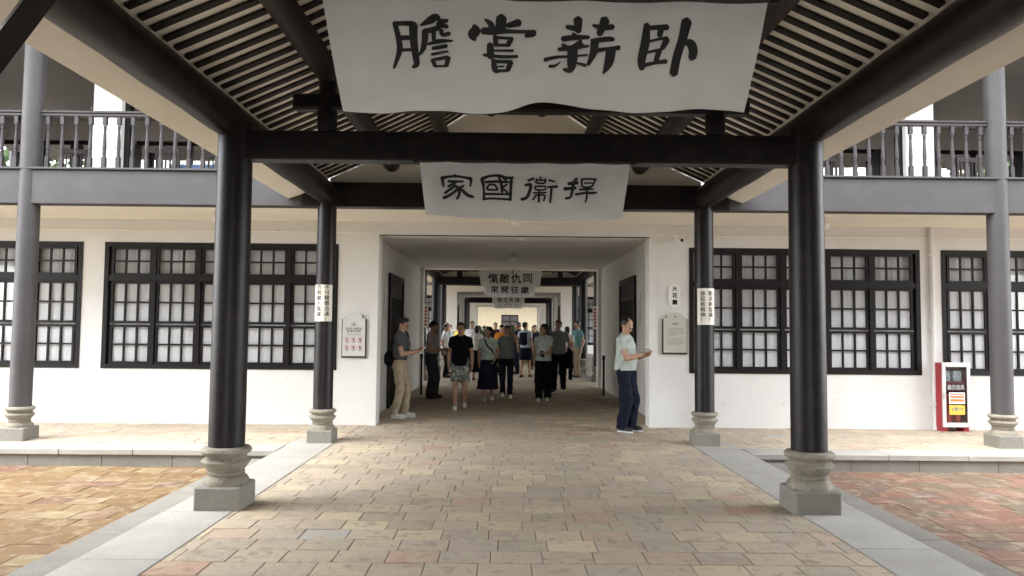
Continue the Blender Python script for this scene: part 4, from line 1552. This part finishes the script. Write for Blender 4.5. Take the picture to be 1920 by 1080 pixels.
class Shape:
    """collects blended primitives; kinds: cone (round cone), ell (ellipsoid, optional frame), ec (elliptic taper)"""

    def __init__(self):
        self.p, self.carve, self.cuts = [], [], []
        self.fold = 0.0

    def cone(self, a, b, ra, rb, k=.02, cut=False):
        self.p.append(('cone', np.array(a, float), np.array(b, float), ra, rb, k, cut))
        return self

    def ell(self, c, r, k=.012, M=None):
        self.p.append(('ell', np.array(c, float), np.array(r, float), k, M))
        return self

    def ec(self, a, b, ra, rb, k=.03, end=.05):
        self.p.append(('ec', np.array(a, float), np.array(b, float), np.array(ra, float), np.array(rb, float), k, end))
        return self

    def mesh(self, name, m, h, scale=1.0, seed=0.0):
        los, his = [], []
        for q in self.p:
            if q[0] == 'cone':
                r = max(q[3], q[4])
                los.append(np.minimum(q[1], q[2]) - r)
                his.append(np.maximum(q[1], q[2]) + r)
            elif q[0] == 'ell':
                r = max(q[2])
                los.append(q[1] - r)
                his.append(q[1] + r)
            else:
                r = max(*q[3], *q[4])
                los.append(np.minimum(q[1], q[2]) - r)
                his.append(np.maximum(q[1], q[2]) + r)
        lo = np.min(los, 0) - 3 * h - .01
        hi = np.max(his, 0) + 3 * h + .01
        n = np.ceil((hi - lo) / h).astype(int) + 1
        X = [lo[i] + np.arange(n[i]) * h for i in range(3)]
        D = np.full(tuple(n), .5)
        mg = .05

        def sub(l, u):
            sl = []
            for i in range(3):
                a = max(0, int((l[i] - mg - lo[i]) / h))
                b = min(n[i], int((u[i] + mg - lo[i]) / h) + 2)
                sl.append(slice(a, max(b, a + 1)))
            P = np.stack(np.meshgrid(*[X[i][sl[i]] for i in range(3)], indexing='ij'), -1)
            return tuple(sl), P

        def dist(q, P):
            if q[0] == 'cone':
                a, b, ra, rb = q[1:5]
                ba = b - a
                L = max(ba @ ba, 1e-9)
                t = (P - a) @ ba / L
                tc = np.clip(t, 0, 1)
                d = np.linalg.norm(P - a - tc[..., None] * ba, axis=-1) - (ra + (rb - ra) * tc)
                if q[6]:
                    d = np.maximum(d, (t - 1) * math.sqrt(L))
                return d
            if q[0] == 'ell':
                v = P - q[1]
                if q[4] is not None:
                    v = v @ q[4]
                k0 = np.linalg.norm(v / q[2], axis=-1)
                k1 = np.linalg.norm(v / q[2] ** 2, axis=-1)
                return k0 * (k0 - 1) / np.maximum(k1, 1e-6)
            a, b, ra, rb = q[1:5]
            ba = b - a
            t = np.clip((P - a) @ ba / (ba @ ba), 0, 1)
            v = P - a - t[..., None] * ba
            r = ra + (rb - ra) * t[..., None]
            e = np.sqrt((v[..., 0] / r[..., 0]) ** 2 + (v[..., 1] / r[..., 1]) ** 2 + (v[..., 2] / q[6]) ** 2)
            return (e - 1) * np.minimum(r[..., 0], r[..., 1])
        for q, l, u in zip(self.p, los, his):
            sl, P = sub(l, u)
            d = dist(q, P)
            k = q[5] if q[0] != 'ell' else q[3]
            cur = D[sl]
            hh = np.clip(.5 + .5 * (cur - d) / k, 0, 1)
            D[sl] = cur * (1 - hh) + d * hh - k * hh * (1 - hh)
        G3 = None
        if self.fold or self.cuts or self.carve:
            G3 = np.stack(np.meshgrid(*X, indexing='ij'), -1)
        if self.fold:
            x, y, z = G3[..., 0], G3[..., 1], G3[..., 2]
            D = D + self.fold * (np.sin(31 * x + 14 * z + seed) * np.sin(19 * z - 11 * y + 2 * seed) + .6 * np.sin(52 * y + 37 * z + seed))
        for q in self.carve:
            D = np.maximum(D, -dist(q, G3))
        for pt, nn in self.cuts:
            D = np.maximum(D, (G3 - np.array(pt)) @ (np.array(nn) / np.linalg.norm(nn)))
        V, F = surface_nets(D, lo, h)
        me = bpy.data.meshes.new(name)
        me.from_pydata((V * scale).tolist(), [], F.tolist())
        me.materials.append(m)
        me.polygons.foreach_set('use_smooth', [True] * len(me.polygons))
        me.update()
        return me


def rotm(yaw=0, pitch=0, roll=0):
    return np.array(Matrix.Rotation(yaw, 3, 'Z') @ Matrix.Rotation(pitch, 3, 'X') @ Matrix.Rotation(roll, 3, 'Y'))


def ik(a, c, l1, l2, pole):
    a, c, pole = (np.array(v, float) for v in (a, c, pole))
    d = c - a
    L = np.linalg.norm(d)
    if L > l1 + l2 - .004:
        c = a + d / L * (l1 + l2 - .004)
        d = c - a
        L = l1 + l2 - .004
    x = (l1 * l1 - l2 * l2 + L * L) / (2 * L)
    hgt = math.sqrt(max(l1 * l1 - x * x, 0))
    u = d / L
    p = pole - u * (pole @ u)
    p = p / (np.linalg.norm(p) + 1e-9)
    return a + u * x + p * hgt, c


def cloth(name, col, var=.12):
    return mat('cloth_' + name, col, .9, var=var, vscale=9, bump=.25, bscale=45, spec=.15)


SKIN = mat('skin', (.42, .255, .175), .55, var=.06, vscale=12, spec=.35)
SKIN_D = mat('skin_tanned', (.30, .165, .105), .55, var=.06, vscale=12, spec=.35)
HAIR = mat('black_hair', (.012, .010, .009), .5, var=.3, vscale=30, bump=.5, bscale=120)
HAIR_G = mat('grey_hair', (.30, .29, .28), .6, var=.3, vscale=30, bump=.5, bscale=120)
EYE = mat('eye_dark', (.012, .009, .008), .25)
LIP = mat('lips', (.30, .12, .10), .5)
SOLE = mat('white_sole', (.72, .72, .70), .6)


def person(label, x, y, H, face, top, bottom, shoes, hair=('short', HAIR), arms=((None, None)), feet=((-.10, 0), (.10, 0)), head=(0, 0),
           skin=SKIN, h=.011, belly=0.0, lean=0.0, topm=None, tuck=False, fem=False, sleeve=.55, wide=1.0, detail=True, curl=.5, group='visitors in the passage'):
    """face: heading in degrees, 0 = towards -Y; arms: wrist targets (right, left) in body space or None to hang"""
    sc = H / 1.72
    A = np.array
    sw = .148 if fem else .17
    top_y = -lean
    ch = A((0, top_y, 0))
    sh = {-1: A((-sw, top_y, 1.38)), 1: A((sw, top_y, 1.38))}
    hip = {-1: A((-.088, 0, .91)), 1: A((.088, 0, .91))}
    body = Shape()
    body.ec((0, 0, .90), (0, top_y * .3, 1.05), (.140, .095), (.120, .085))
    body.ec((0, top_y * .3, 1.05), (0, top_y, 1.30), (.120, .085), (.130 if fem else .14, .085))
    for s in (-1, 1):
        body.cone((s * .05, top_y, 1.415), sh[s], .055, .05, .03)
    hc = A((0, top_y - .012 - .03 * math.sin(head[1]), 1.603))
    body.cone((0, top_y + .012, 1.40), hc + A((0, .015, -.06)), .056, .054, .02)
    # legs
    ankle, knee = {}, {}
    for s, f in zip((-1, 1), feet):
        ank = A((f[0], f[1], .085 + (f[2] if len(f) > 2 else 0)))
        knee[s], ankle[s] = ik(hip[s], ank, .43, .41, (f[0] * .5, -1, 0))
        body.cone(hip[s], knee[s], .085, .056, .03)
        body.cone(knee[s], knee[s] + (ankle[s] - knee[s]) * .35, .054, .056, .02)
        body.cone(knee[s] + (ankle[s] - knee[s]) * .35, ankle[s], .056, .036, .02)
        body.cone(ankle[s], ankle[s] + A((s * .01, -.11, -.045)), .036, .03, .02)
    # arms and hands
    elbow, wrist = {}, {}
    for s, tgt in zip((-1, 1), arms):
        hang = tgt is None
        if hang:
            tgt = (s * (sw + .065), top_y - .03, .88)
        pole = (s * .5, .6, -.6) if not hang else (s * .3, 1, 0)
        if not hang and len(tgt) > 3:
            pole = tgt[3]
        elbow[s], wrist[s] = ik(sh[s], A(tgt[:3]), .285, .245, pole)
        body.cone(sh[s], elbow[s], .05, .04, .025)
        body.cone(elbow[s], elbow[s] + (wrist[s] - elbow[s]) * .35, .041, .040, .015)
        body.cone(elbow[s] + (wrist[s] - elbow[s]) * .35, wrist[s], .040, .027, .015)
        f = (wrist[s] - elbow[s])
        f /= np.linalg.norm(f)
        if hang:
            f = A((0, -.12, -1.0))
            f /= np.linalg.norm(f)
            nrm = A((-s, 0, 0.0))
        else:
            nrm = A((-s * .75, 0, .65))
        nrm = nrm - f * (nrm @ f)
        nrm /= np.linalg.norm(nrm)
        side = np.cross(f, nrm) * (1 if True else -1)
        th = side if (side @ A((0, -1, .3))) > 0 else -side     # thumb side points forward / up
        palm = wrist[s] + f * .048
        Mx = np.stack([th, nrm, f], 1)
        body.ell(palm, (.041, .017, .055), .012, Mx)
        for i, (off, ln) in enumerate(((.030, .068), (.010, .078), (-.011, .073), (-.030, .056))):
            b0 = wrist[s] + f * .092 + th * off
            d1 = f * math.cos(curl * .6) + nrm * math.sin(curl * .6)
            b1 = b0 + d1 * ln * .55
            d2 = f * math.cos(curl * 1.9) + nrm * math.sin(curl * 1.9)
            body.cone(b0 - f * .01, b1, .0095, .0088, .004)
            body.cone(b1, b1 + d2 * ln * .5, .0088, .0072, .003)
        t0 = wrist[s] + f * .03 + th * .03
        t1 = t0 + (th * .6 + f * .75 + nrm * .25) * .042
        body.cone(t0, t1, .013, .0105, .006)
        body.cone(t1, t1 + (f * .9 + nrm * .4) * .03, .0105, .008, .003)
    # head
    Mh = rotm(head[0], head[1])

    def hp(v):
        return hc + Mh @ A(v, float)

    def E(S_, c, r, k=.012):
        S_.ell(hp(c), r, k, Mh)
    E(body, (0, .014, .030), (.075, .093, .085), .01)
    E(body, (0, -.024, -.036), (.058, .066, .076), .02)
    E(body, (0, -.062, -.092), (.026, .022, .020), .015)
    body.cone(hp((0, -.088, .012)), hp((0, -.106, -.024)), .008, .0135, .008)
    E(body, (0, -.080, .024), (.046, .016, .010), .012)
    E(body, (0, -.086, -.056), (.022, .010, .010), .008)
    for s in (-1, 1):
        E(body, (s * .076, .012, -.012), (.010, .020, .031), .006)
    o = obj('person', body.mesh('person', skin, h, sc), None, (x, y, 0), (0, 0, R(face)))
    tag(o, label, 'person', group)

    def part(nm, S_, m, seed=0.0, hh=None):
        return obj(nm, S_.mesh(nm, m, hh or h, sc, seed), o)
    # hair
    ht, hm = hair
    S_ = Shape()
    E(S_, (0, .020, .042), (.083, .099, .086), .005)
    if ht in ('short', 'grey'):
        E(S_, (0, .055, -.005), (.072, .062, .062), .02)
        if h < .014:
            E(S_, (0, -.03, .105), (.06, .05, .028), .02)
        S_.cuts.append((hp((0, -.052, .058)), Mh @ A((0, -.75, -.66))))
        S_.cuts.append((hp((0, 0, -.055)), Mh @ A((0, .1, -1))))
        S_.carve.append(('ell', hp((0, -.075, -.04)), A((.11, .075, .085)), .01, Mh))
    elif ht == 'balding':
        E(S_, (0, .052, -.005), (.073, .062, .062), .02)
        S_.cuts.append((hp((0, 0, -.055)), Mh @ A((0, .1, -1))))
        S_.carve.append(('ell', hp((0, -.075, .02)), A((.12, .078, .15)), .01, Mh))
        S_.carve.append(('ell', hp((0, -.05, .115)), A((.055, .075, .05)), .01, Mh))
    elif ht in ('bob', 'wavy', 'bun', 'tail'):
        L = {'bob': .12, 'wavy': .17, 'bun': .05, 'tail': .06}[ht]
        E(S_, (0, .045, -.03), (.083 + (.012 if ht == 'wavy' else 0), .068, .06 + L * .45), .03)
        if ht == 'wavy':
            for s in (-1, 1):
                E(S_, (s * .07, .03, -.10), (.035, .05, .07), .02)
            E(S_, (0, .07, -.12), (.085, .045, .08), .03)
        if ht == 'bun':
            E(S_, (0, .125, .02), (.042, .04, .042), .015)
        if ht == 'tail':
            S_.cone(hp((0, .11, .02)), hp((0, .125, -.16)), .032, .016, .02)
        S_.cuts.append((hp((0, -.055, .055)), Mh @ A((0, -.8, -.6))))
        S_.carve.append(('ell', hp((0, -.085, -.05)), A((.068, .085, .115)), .01, Mh))
    elif ht == 'cap':
        S_.cuts.append((hp((0, 0, .035)), Mh @ A((0, .15, -1))))
        E(S_, (0, -.105, .048), (.07, .065, .010), .01)
    hh_o = part('cap' if ht == 'cap' else 'hair', S_, hm)
    if ht == 'cap':
        S2 = Shape()
        E(S2, (0, .045, .0), (.077, .068, .062), .02)
        S2.cuts.append((hp((0, -.01, 0)), Mh @ A((0, -1, .2))))
        S2.cuts.append((hp((0, 0, .034)), Mh @ A((0, 0, 1))))
        part('hair', S2, HAIR)
    if detail:
        for s in (-1, 1):
            S2 = Shape()
            E(S2, (s * .030, -.0815, .004), (.0135, .008, .0058), .003)
            part('eye', S2, EYE, hh=.0035)
            S2 = Shape()
            E(S2, (s * .031, -.0900, .024), (.018, .007, .0042), .003)
            part('eyebrow', S2, HAIR if hm is not HAIR_G else HAIR_G, hh=.0035)
        S2 = Shape()
        E(S2, (0, -.0945, -.057), (.021, .006, .0055), .003)
        part('mouth', S2, LIP, hh=.0035)
    # top
    tm, hem = top
    S_ = Shape()
    zt = 1.00 if tuck else hem
    S_.ec((0, 0, zt - .04), (0, top_y * .3, 1.08), (.194 if not tuck else .158, .152 + belly if not tuck else .12), (.165, .126 + belly * .8), .03)
    S_.ec((0, top_y * .3, 1.08), (0, top_y, 1.34), (.165, .126 + belly * .8), (.16 if fem else .175, .122), .03, .085)
    if fem:
        for s in (-1, 1):
            S_.ell((s * .07, top_y - .085, 1.25), (.07, .06, .07), .04)
    if belly:
        S_.ell((0, -.045, 1.08), (.15, .115 + belly, .17), .06)
    for s in (-1, 1):
        S_.cone((s * .04, top_y, 1.425), sh[s], .066, .060, .03)
        e = sh[s] + (elbow[s] - sh[s]) * sleeve if sleeve <= 1 else elbow[s]
        S_.cone(sh[s], e, .060, .060, .03, True)
        if sleeve > 1:
            S_.cone(elbow[s], elbow[s] + (wrist[s] - elbow[s]) * .9, .056, .042, .02, True)
    S_.cone((0, top_y + .014, 1.44), (0, top_y + .004, 1.485), .074, .066, .012, True)
    S_.carve.append(('cone', A((0, top_y + .0, 1.47)), A((0, top_y - .03, 1.56)), .059, .075, .01, False))
    S_.cuts.append(((0, 0, zt), (0, 0, -1)))
    S_.fold = .006
    part('shirt', S_, tm, x * 3 + y)
    # bottom
    kind, bm_ = bottom
    S_ = Shape()
    S_.ec((0, 0, .88), (0, 0, 1.02), (.160, .120), (.148, .110), .03)
    if belly:
        pass
    if kind == 'skirt':
        S_.ec((0, 0, .27), (0, 0, .92), (.255, .25), (.175, .14), .03, .03)
        S_.cuts.append(((0, 0, .27), (0, 0, -1)))
        S_.fold = .008
    else:
        for s in (-1, 1):
            if kind == 'shorts':
                e = hip[s] + (knee[s] - hip[s]) * .88
                S_.cone(hip[s] + A((s * .006, 0, 0)), e, .100, .104, .035, True)
            else:
                S_.cone(hip[s] + A((s * .004, 0, 0)), knee[s], .098, .074 * wide, .035)
                S_.cone(knee[s], ankle[s] + A((0, .005, -.02)), .074 * wide, .060 * wide, .02, True)
        S_.fold = .006
    S_.cuts.append(((0, 0, 1.035), (0, 0, 1)))
    part({'shorts': 'shorts', 'skirt': 'skirt'}.get(kind, 'trousers'), S_, bm_, x + y * 2)
    if tuck:
        S_ = Shape()
        S_.ec((0, 0, 1.0), (0, 0, 1.03), (.164, .124), (.163, .123), .01, .01)
        part('belt', S_, M_black)
    # shoes
    um, sm = shoes
    for s in (-1, 1):
        a = ankle[s]
        zf = a[2] - .085
        S_ = Shape()
        S_.ell((a[0] + s * .008, a[1] - .115, zf + .045), (.044, .075, .036), .03)
        S_.ell((a[0], a[1] + .0, zf + .05), (.038, .062, .046), .03)
        S_.cone((a[0] + s * .004, a[1] - .05, zf + .055), (a[0] + s * .008, a[1] - .13, zf + .035), .038, .036, .03)
        S_.cuts.append(((0, 0, zf + .022), (0, 0, -1)))
        sh_o = part('shoe', S_, um)
        S_ = Shape()
        S_.ec((a[0] + s * .008, a[1] - .10, zf + .006), (a[0] + s * .008, a[1] - .10, zf + .022), (.048, .092), (.047, .09), .02, .008)
        S_.ec((a[0], a[1] + .005, zf + .006), (a[0], a[1] + .005, zf + .022), (.040, .066), (.039, .064), .02, .008)
        S_.cuts.append(((0, 0, zf), (0, 0, -1)))
        so = obj('sole', S_.mesh('sole', sm, min(h, .008), sc), sh_o)
    o['_sc'] = sc
    return o, dict(elbow=elbow, wrist=wrist, sh=sh, hc=hc, sc=sc, hip=hip, top_y=top_y)


def to_world(o, v):
    M = Matrix.Translation(o.location) @ Matrix.Rotation(o.rotation_euler[2], 4, 'Z')
    return M @ (Vector([float(c) for c in v]) * o['_sc'])


def phone(o, J, label, dx=0.0):
    w = (J['wrist'][-1] + J['wrist'][1]) / 2
    c = to_world(o, (w[0] + dx, w[1] - .10, w[2] + .02))
    T = thing('phone', label, 'phone', c, o.rotation_euler[2])
    T.rotation_euler = (R(-50), 0, o.rotation_euler[2])
    MB().bbox(-.038, .038, -.078, .078, -.004, .004, .002).build('body', M_paper, T)
    MB().box(-.034, .034, -.07, .07, .0045, .0055).build('screen', mat('phone_screen', (.05, .06, .08), .15), T)
    return T


def strap_bag(o, J, label, hipx, m, size=(.13, .06, .11), back=.12, zc=.98, frm=1, name='shoulder_bag'):
    """bag at the hip with a strap over the opposite shoulder"""
    T = thing(name, label, 'bag', o.location, o.rotation_euler[2])
    sc = o['_sc']
    S_ = Shape()
    S_.ell((hipx, back, zc), (size[0], size[1], size[2]), .02)
    S_.ec((hipx, back, zc - size[2] * .5), (hipx, back, zc + size[2] * .45), (size[0] * .9, size[1] * .9), (size[0] * .75, size[1] * .8), .03, .03)
    obj('pouch', S_.mesh('pouch', m, .012, sc), T)
    ty = J['top_y']
    sx = -math.copysign(1, hipx) * .10
    f = [(hipx * .95, back * .6, zc + size[2] * .8), (hipx * .55, -.125 + ty * .6, 1.15), (sx * .3, -.142 + ty, 1.28), (sx, -.075 + ty, 1.455), (sx * 1.1, ty, 1.488),
         (sx * .9, .10 + ty, 1.44), (hipx * .3, .145, 1.25), (hipx * .9, back * .9 + .03, zc + size[2] * .8)]
    mb = MB()
    pts = catmull([tuple(p) for p in f], 5)
    vs, fs = [], []
    for i, p in enumerate(pts):
        a, b = pts[max(i - 1, 0)], pts[min(i + 1, len(pts) - 1)]
        t = Vector(b) - Vector(a)
        n = Vector((p[0], p[1], 0)).normalized()
        s_ = t.cross(n).normalized() * .017
        for q in (Vector(p) + s_, Vector(p) - s_, Vector(p) - s_ + n * .006, Vector(p) + s_ + n * .006):
            vs.append(tuple(q * sc))
    for i in range(len(pts) - 1):
        for k in range(4):
            fs.append((i * 4 + k, i * 4 + (k + 1) % 4, i * 4 + 4 + (k + 1) % 4, i * 4 + 4 + k))
    mb.add(vs, fs).build('strap', m, T)
    return T


C = cloth
navy, black_t = C('navy', (.011, .013, .027)), C('black', (.006, .006, .008))
mint, white_c = C('mint', (.46, .54, .50)), C('white', (.72, .72, .71))
white_shoe = mat('white_shoe', (.62, .62, .60), .6)
dark_shoe = mat('dark_shoe', (.018, .018, .022), .5)

# person with phone at the passage corner
o, J = person('person in dark grey polo and khaki trousers reading a phone against the passage wall', -1.96, 12.75, 1.73, 80,
              (C('charcoal', (.075, .08, .085)), 1.0), ('trousers', C('khaki', (.36, .30, .22))), (white_shoe, SOLE), ('short', HAIR),
              ((-.06, -.30, 1.14), (.05, -.31, 1.15)), ((-.10, .05), (.10, -.08)), (0, R(22)), h=.0085, tuck=True, lean=.02, group='visitors at the passage mouth')
phone(o, J, 'pale phone held by the person in khaki trousers')
strap_bag(o, J, 'black shoulder bag at the hip of the person in khaki trousers', -.08, black_t, (.14, .075, .14), .165, 1.02)
for s in (-1, 1):
    S_ = Shape()
    J_h = J['hc']
    Mh = rotm(0, R(22))
    S_.cone(J_h + Mh @ np.array((s * .012, -.097, .004)), J_h + Mh @ np.array((s * .05, -.09, .004)), .003, .003, .001)
    S_.cone(J_h + Mh @ np.array((s * .05, -.09, .004)), J_h + Mh @ np.array((s * .08, .01, .0)), .003, .003, .001)
    S_.cone(J_h + Mh @ np.array((s * .014, -.098, -.018)), J_h + Mh @ np.array((s * .05, -.09, -.018)), .0025, .0025, .001)
    obj('glasses_rim', S_.mesh('glasses_rim', M_black, .0028, J['sc']), o)

# person in mint polo on the other side
o, J = person('person in pale mint polo and navy trousers holding sunglasses', 1.72, 11.30, 1.74, 58,
              (C('pale_mint', (.40, .45, .415), .08), .93), ('trousers', C('dark_navy', (.009, .011, .022))), (dark_shoe, SOLE), ('balding', HAIR),
              ((-.05, -.30, 1.17), (.06, -.31, 1.16)), ((-.09, .02), (.11, -.05)), (R(-8), R(32)), SKIN, h=.0085, belly=.018, wide=1.3, group='visitors at the passage mouth')
w = to_world(o, (.0, J['wrist'][1][1] - .10, 1.19))
T = thing('sunglasses', 'dark folded sunglasses in the hands of the person in mint polo', 'sunglasses', w, o.rotation_euler[2])
T.rotation_euler = (R(25), R(-25), o.rotation_euler[2])
for s in (-1, 1):
    MB().lathe([(.001, -.003), (.03, -.002), (.032, 0), (.03, .002), (.001, .003)], 16).build('lens', M_black, T, (s * .034, 0, 0), (PI / 2, 0, 0))
    MB().tube([(s * .066, 0, .008), (s * .066, .07, .012), (s * .06, .13, -.01)], .004, 6).build('temple', M_black, T)
MB().tube([(-.01, 0, .008), (.01, 0, .008)], .004, 6).build('bridge', M_black, T)

# group walking through the passage
person('person in black t-shirt and printed shorts walking out of the passage', -1.0, 14.26, 1.66, 2, (black_t, .86),
       ('shorts', mat('printed_shorts', (.16, .19, .17), .9, speck=((.50, .50, .44), 16, .52), bump=.2, bscale=40)), (white_shoe, SOLE), ('short', HAIR),
       (None, None), ((-.09, -.16), (.09, .14, .02)), (0, 0), SKIN, h=.010)
o, J = person('person in grey shirt and dark trousers bent over a phone by the barrier post', -1.78, 16.3, 1.70, 72, (C('rose_grey', (.30, .25, .25)), .95),
              ('trousers', C('dark_grey', (.03, .03, .035))), (dark_shoe, M_black), ('short', HAIR), ((-.06, -.27, 1.08), (.06, -.28, 1.08)), ((-.1, 0), (.1, -.06)),
              (0, R(30)), SKIN_D, h=.012, wide=1.2, lean=.03, tuck=True)
o, J = person('person in mint blouse and long navy skirt walking with head turned aside', -.50, 15.9, 1.59, 4, (mint, .95), ('skirt', navy), (white_shoe, SOLE),
              ('bun', HAIR), (None, (.14, -.16, .95)), ((-.08, -.08), (.08, .06, .01)), (R(-55), 0), SKIN, h=.011, fem=True)
strap_bag(o, J, 'small dark crossbody bag worn by the person in the navy skirt', .17, black_t, (.07, .05, .07), -.04, .93)
person('person in grey-green top and dark trousers raising one hand to the head', -.10, 16.6, 1.62, 0, (C('grey_green', (.16, .19, .18)), .93), ('trousers', navy),
       (white_shoe, SOLE), ('tail', HAIR), (None, (.13, -.09, 1.55, (.5, -.55, -1))), ((-.09, .10, .02), (.09, -.12)), (R(-10), 0), SKIN, h=.011, fem=True)
o, J = person('person in loose mint top and dark trousers holding a phone at the waist', .70, 15.9, 1.66, -8, (mint, .90), ('trousers', black_t), (white_shoe, SOLE),
              ('wavy', HAIR), (None, (.02, -.26, 1.06)), ((-.09, -.08), (.09, .06)), (R(-60), 0), SKIN, h=.011, fem=True, belly=.03, wide=1.35)
w = to_world(o, (.0, -.33, 1.06))
T = thing('phone', 'dark phone in the hand of the person in loose mint top and dark trousers', 'phone', w)
T.rotation_euler = (R(60), 0, .3)
MB().bbox(-.038, .038, -.078, .078, -.005, .005, .002).build('body', M_black, T)
MB().box(-.03, .03, -.065, .065, .0055, .0065).build('screen', mat('phone_screen', (.05, .06, .08), .15), T)
o, J = person('person in grey-green shirt and black trousers walking with a jacket over one arm', 1.17, 18.0, 1.76, -6, (C('olive_grey', (.17, .19, .175)), .92),
              ('trousers', black_t), (dark_shoe, SOLE), ('short', HAIR), (None, (.22, -.16, 1.02)), ((-.1, -.18), (.12, .2, .03)), (R(-15), 0), SKIN, h=.012, wide=1.15)
S_ = Shape()
S_.ec((.27, -.12, .62), (.25, -.14, 1.02), (.11, .07), (.06, .06), .03)
S_.fold = .01
T = thing('jacket', 'black jacket hanging over the arm of the person in black trousers', 'jacket', o.location, o.rotation_euler[2])
obj('folded_cloth', S_.mesh('folded_cloth', black_t, .014, J['sc']), T)

# people beyond the passage
far = dict(h=.016, detail=False)
o, J = person('person with navy backpack, pale blue shirt and navy shorts seen from behind', .50, 23.4, 1.75, 158, (C('pale_blue', (.48, .56, .62)), .92), ('shorts', navy),
              (dark_shoe, M_black), ('short', HAIR), (None, None), ((-.1, -.14), (.1, .12)), (R(-30), 0), SKIN, **far)
S_ = Shape()
S_.ec((0, .19, 1.05), (0, .18, 1.36), (.14, .08), (.12, .065), .03)
T = thing('backpack', 'navy backpack on the person in shorts', 'backpack', o.location, o.rotation_euler[2])
obj('pack', S_.mesh('pack', navy, .014, J['sc']), T)
for s in (-1, 1):
    MB().tube([(s * .1, .13, 1.1), (s * .12, -.13, 1.2), (s * .10, -.12, 1.38), (s * .10, .0, 1.475), (s * .1, .12, 1.38)], .014, 6).build('strap', navy, T)
person('person in white top and long black skirt seen from behind', -.98, 21.8, 1.62, 175, (white_c, .95), ('skirt', black_t), (dark_shoe, M_black), ('bob', HAIR),
       (None, (.1, -.2, 1.1)), fem=True, **far)
person('person in pale blue shirt and jeans, turned to the info stand', -2.1, 24.6, 1.72, 120, (C('pale_blue', (.48, .56, .62)), .93), ('trousers', C('denim', (.05, .08, .16))),
       (dark_shoe, M_black), ('short', HAIR_G), (None, (.05, -.25, 1.05)), **far)
person('person in white shirt and dark trousers standing beside the pale blue shirt and jeans', -2.0, 22.9, 1.66, 80, (white_c, .93), ('trousers', black_t), (dark_shoe, M_black),
       ('short', HAIR), (None, None), **far)
person('person in yellow shirt by the information stand', -1.75, 26.0, 1.68, 150, (C('yellow', (.62, .47, .08)), .93), ('trousers', C('olive', (.10, .09, .06))), (dark_shoe, M_black),
       ('balding', HAIR_G), (None, None), skin=SKIN, **far)
person('person in teal polo and khaki trousers waiting by the stone balustrade', 2.15, 23.2, 1.80, -60, (C('teal', (.13, .27, .27)), .93), ('trousers', C('khaki', (.36, .30, .22))),
       (dark_shoe, SOLE), ('short', HAIR), (None, None), **far)
person('person in white shirt and dark trousers seen from behind near the teal polo', 1.72, 21.9, 1.62, 165, (white_c, .95), ('trousers', black_t), (dark_shoe, SOLE), ('bob', HAIR),
       (None, None), fem=True, **far)
person('person in blue cap and dark jacket turned sideways beyond the passage', .30, 25.0, 1.76, -75, (black_t, .90), ('trousers', navy), (dark_shoe, M_black),
       ('cap', C('cap_blue', (.10, .14, .24))), (None, None), sleeve=1.2, **far)
person('person in plum-dark shirt facing the passage from the second walkway', -.50, 26.6, 1.76, 10, (C('dark_plum', (.03, .026, .032)), .93), ('trousers', black_t),
       (dark_shoe, M_black), ('short', HAIR_G), (None, None), **far)
person('person in bright orange top with dark cap among the crowd', -.26, 24.3, 1.66, 8, (C('orange', (.66, .25, .03)), .93), ('trousers', black_t), (dark_shoe, M_black),
       ('cap', black_t), (None, None), **far)
person('person in white shirt facing out beyond the person in the long black skirt', -1.28, 25.2, 1.78, -5, (white_c, .93), ('trousers', navy), (dark_shoe, M_black), ('short', HAIR),
       (None, None), **far)
person('person in black standing behind the backpack person', .95, 27.8, 1.66, 20, (black_t, .93), ('trousers', black_t), (dark_shoe, M_black), ('bob', HAIR), (None, None), fem=True, **far)
person('person in dark red top half hidden behind the person carrying a jacket', 1.62, 24.6, 1.60, 30, (C('dark_red', (.22, .03, .03)), .93), ('trousers', black_t), (dark_shoe, M_black), ('short', HAIR),
       (None, None), **far)
person('person in white leaning at the balustrade outside the second walkway', 3.2, 26.4, 1.68, 60, (white_c, .93), ('trousers', C('sand', (.40, .36, .30))), (dark_shoe, SOLE), ('short', HAIR),
       (None, None), **far)

more = dict(h=.019, detail=False)
person('dark-topped person partly hidden behind the yellow shirt', -2.25, 28.0, 1.66, 20, (black_t, .93), ('trousers', black_t), (dark_shoe, M_black), ('short', HAIR), (None, None), **more)
person('distant person in a pale top well beyond the backpack', 1.23, 34.0, 1.70, 10, (C('pale_sand', (.50, .43, .30)), .93), ('trousers', black_t), (dark_shoe, M_black), ('short', HAIR), (None, None), **more)
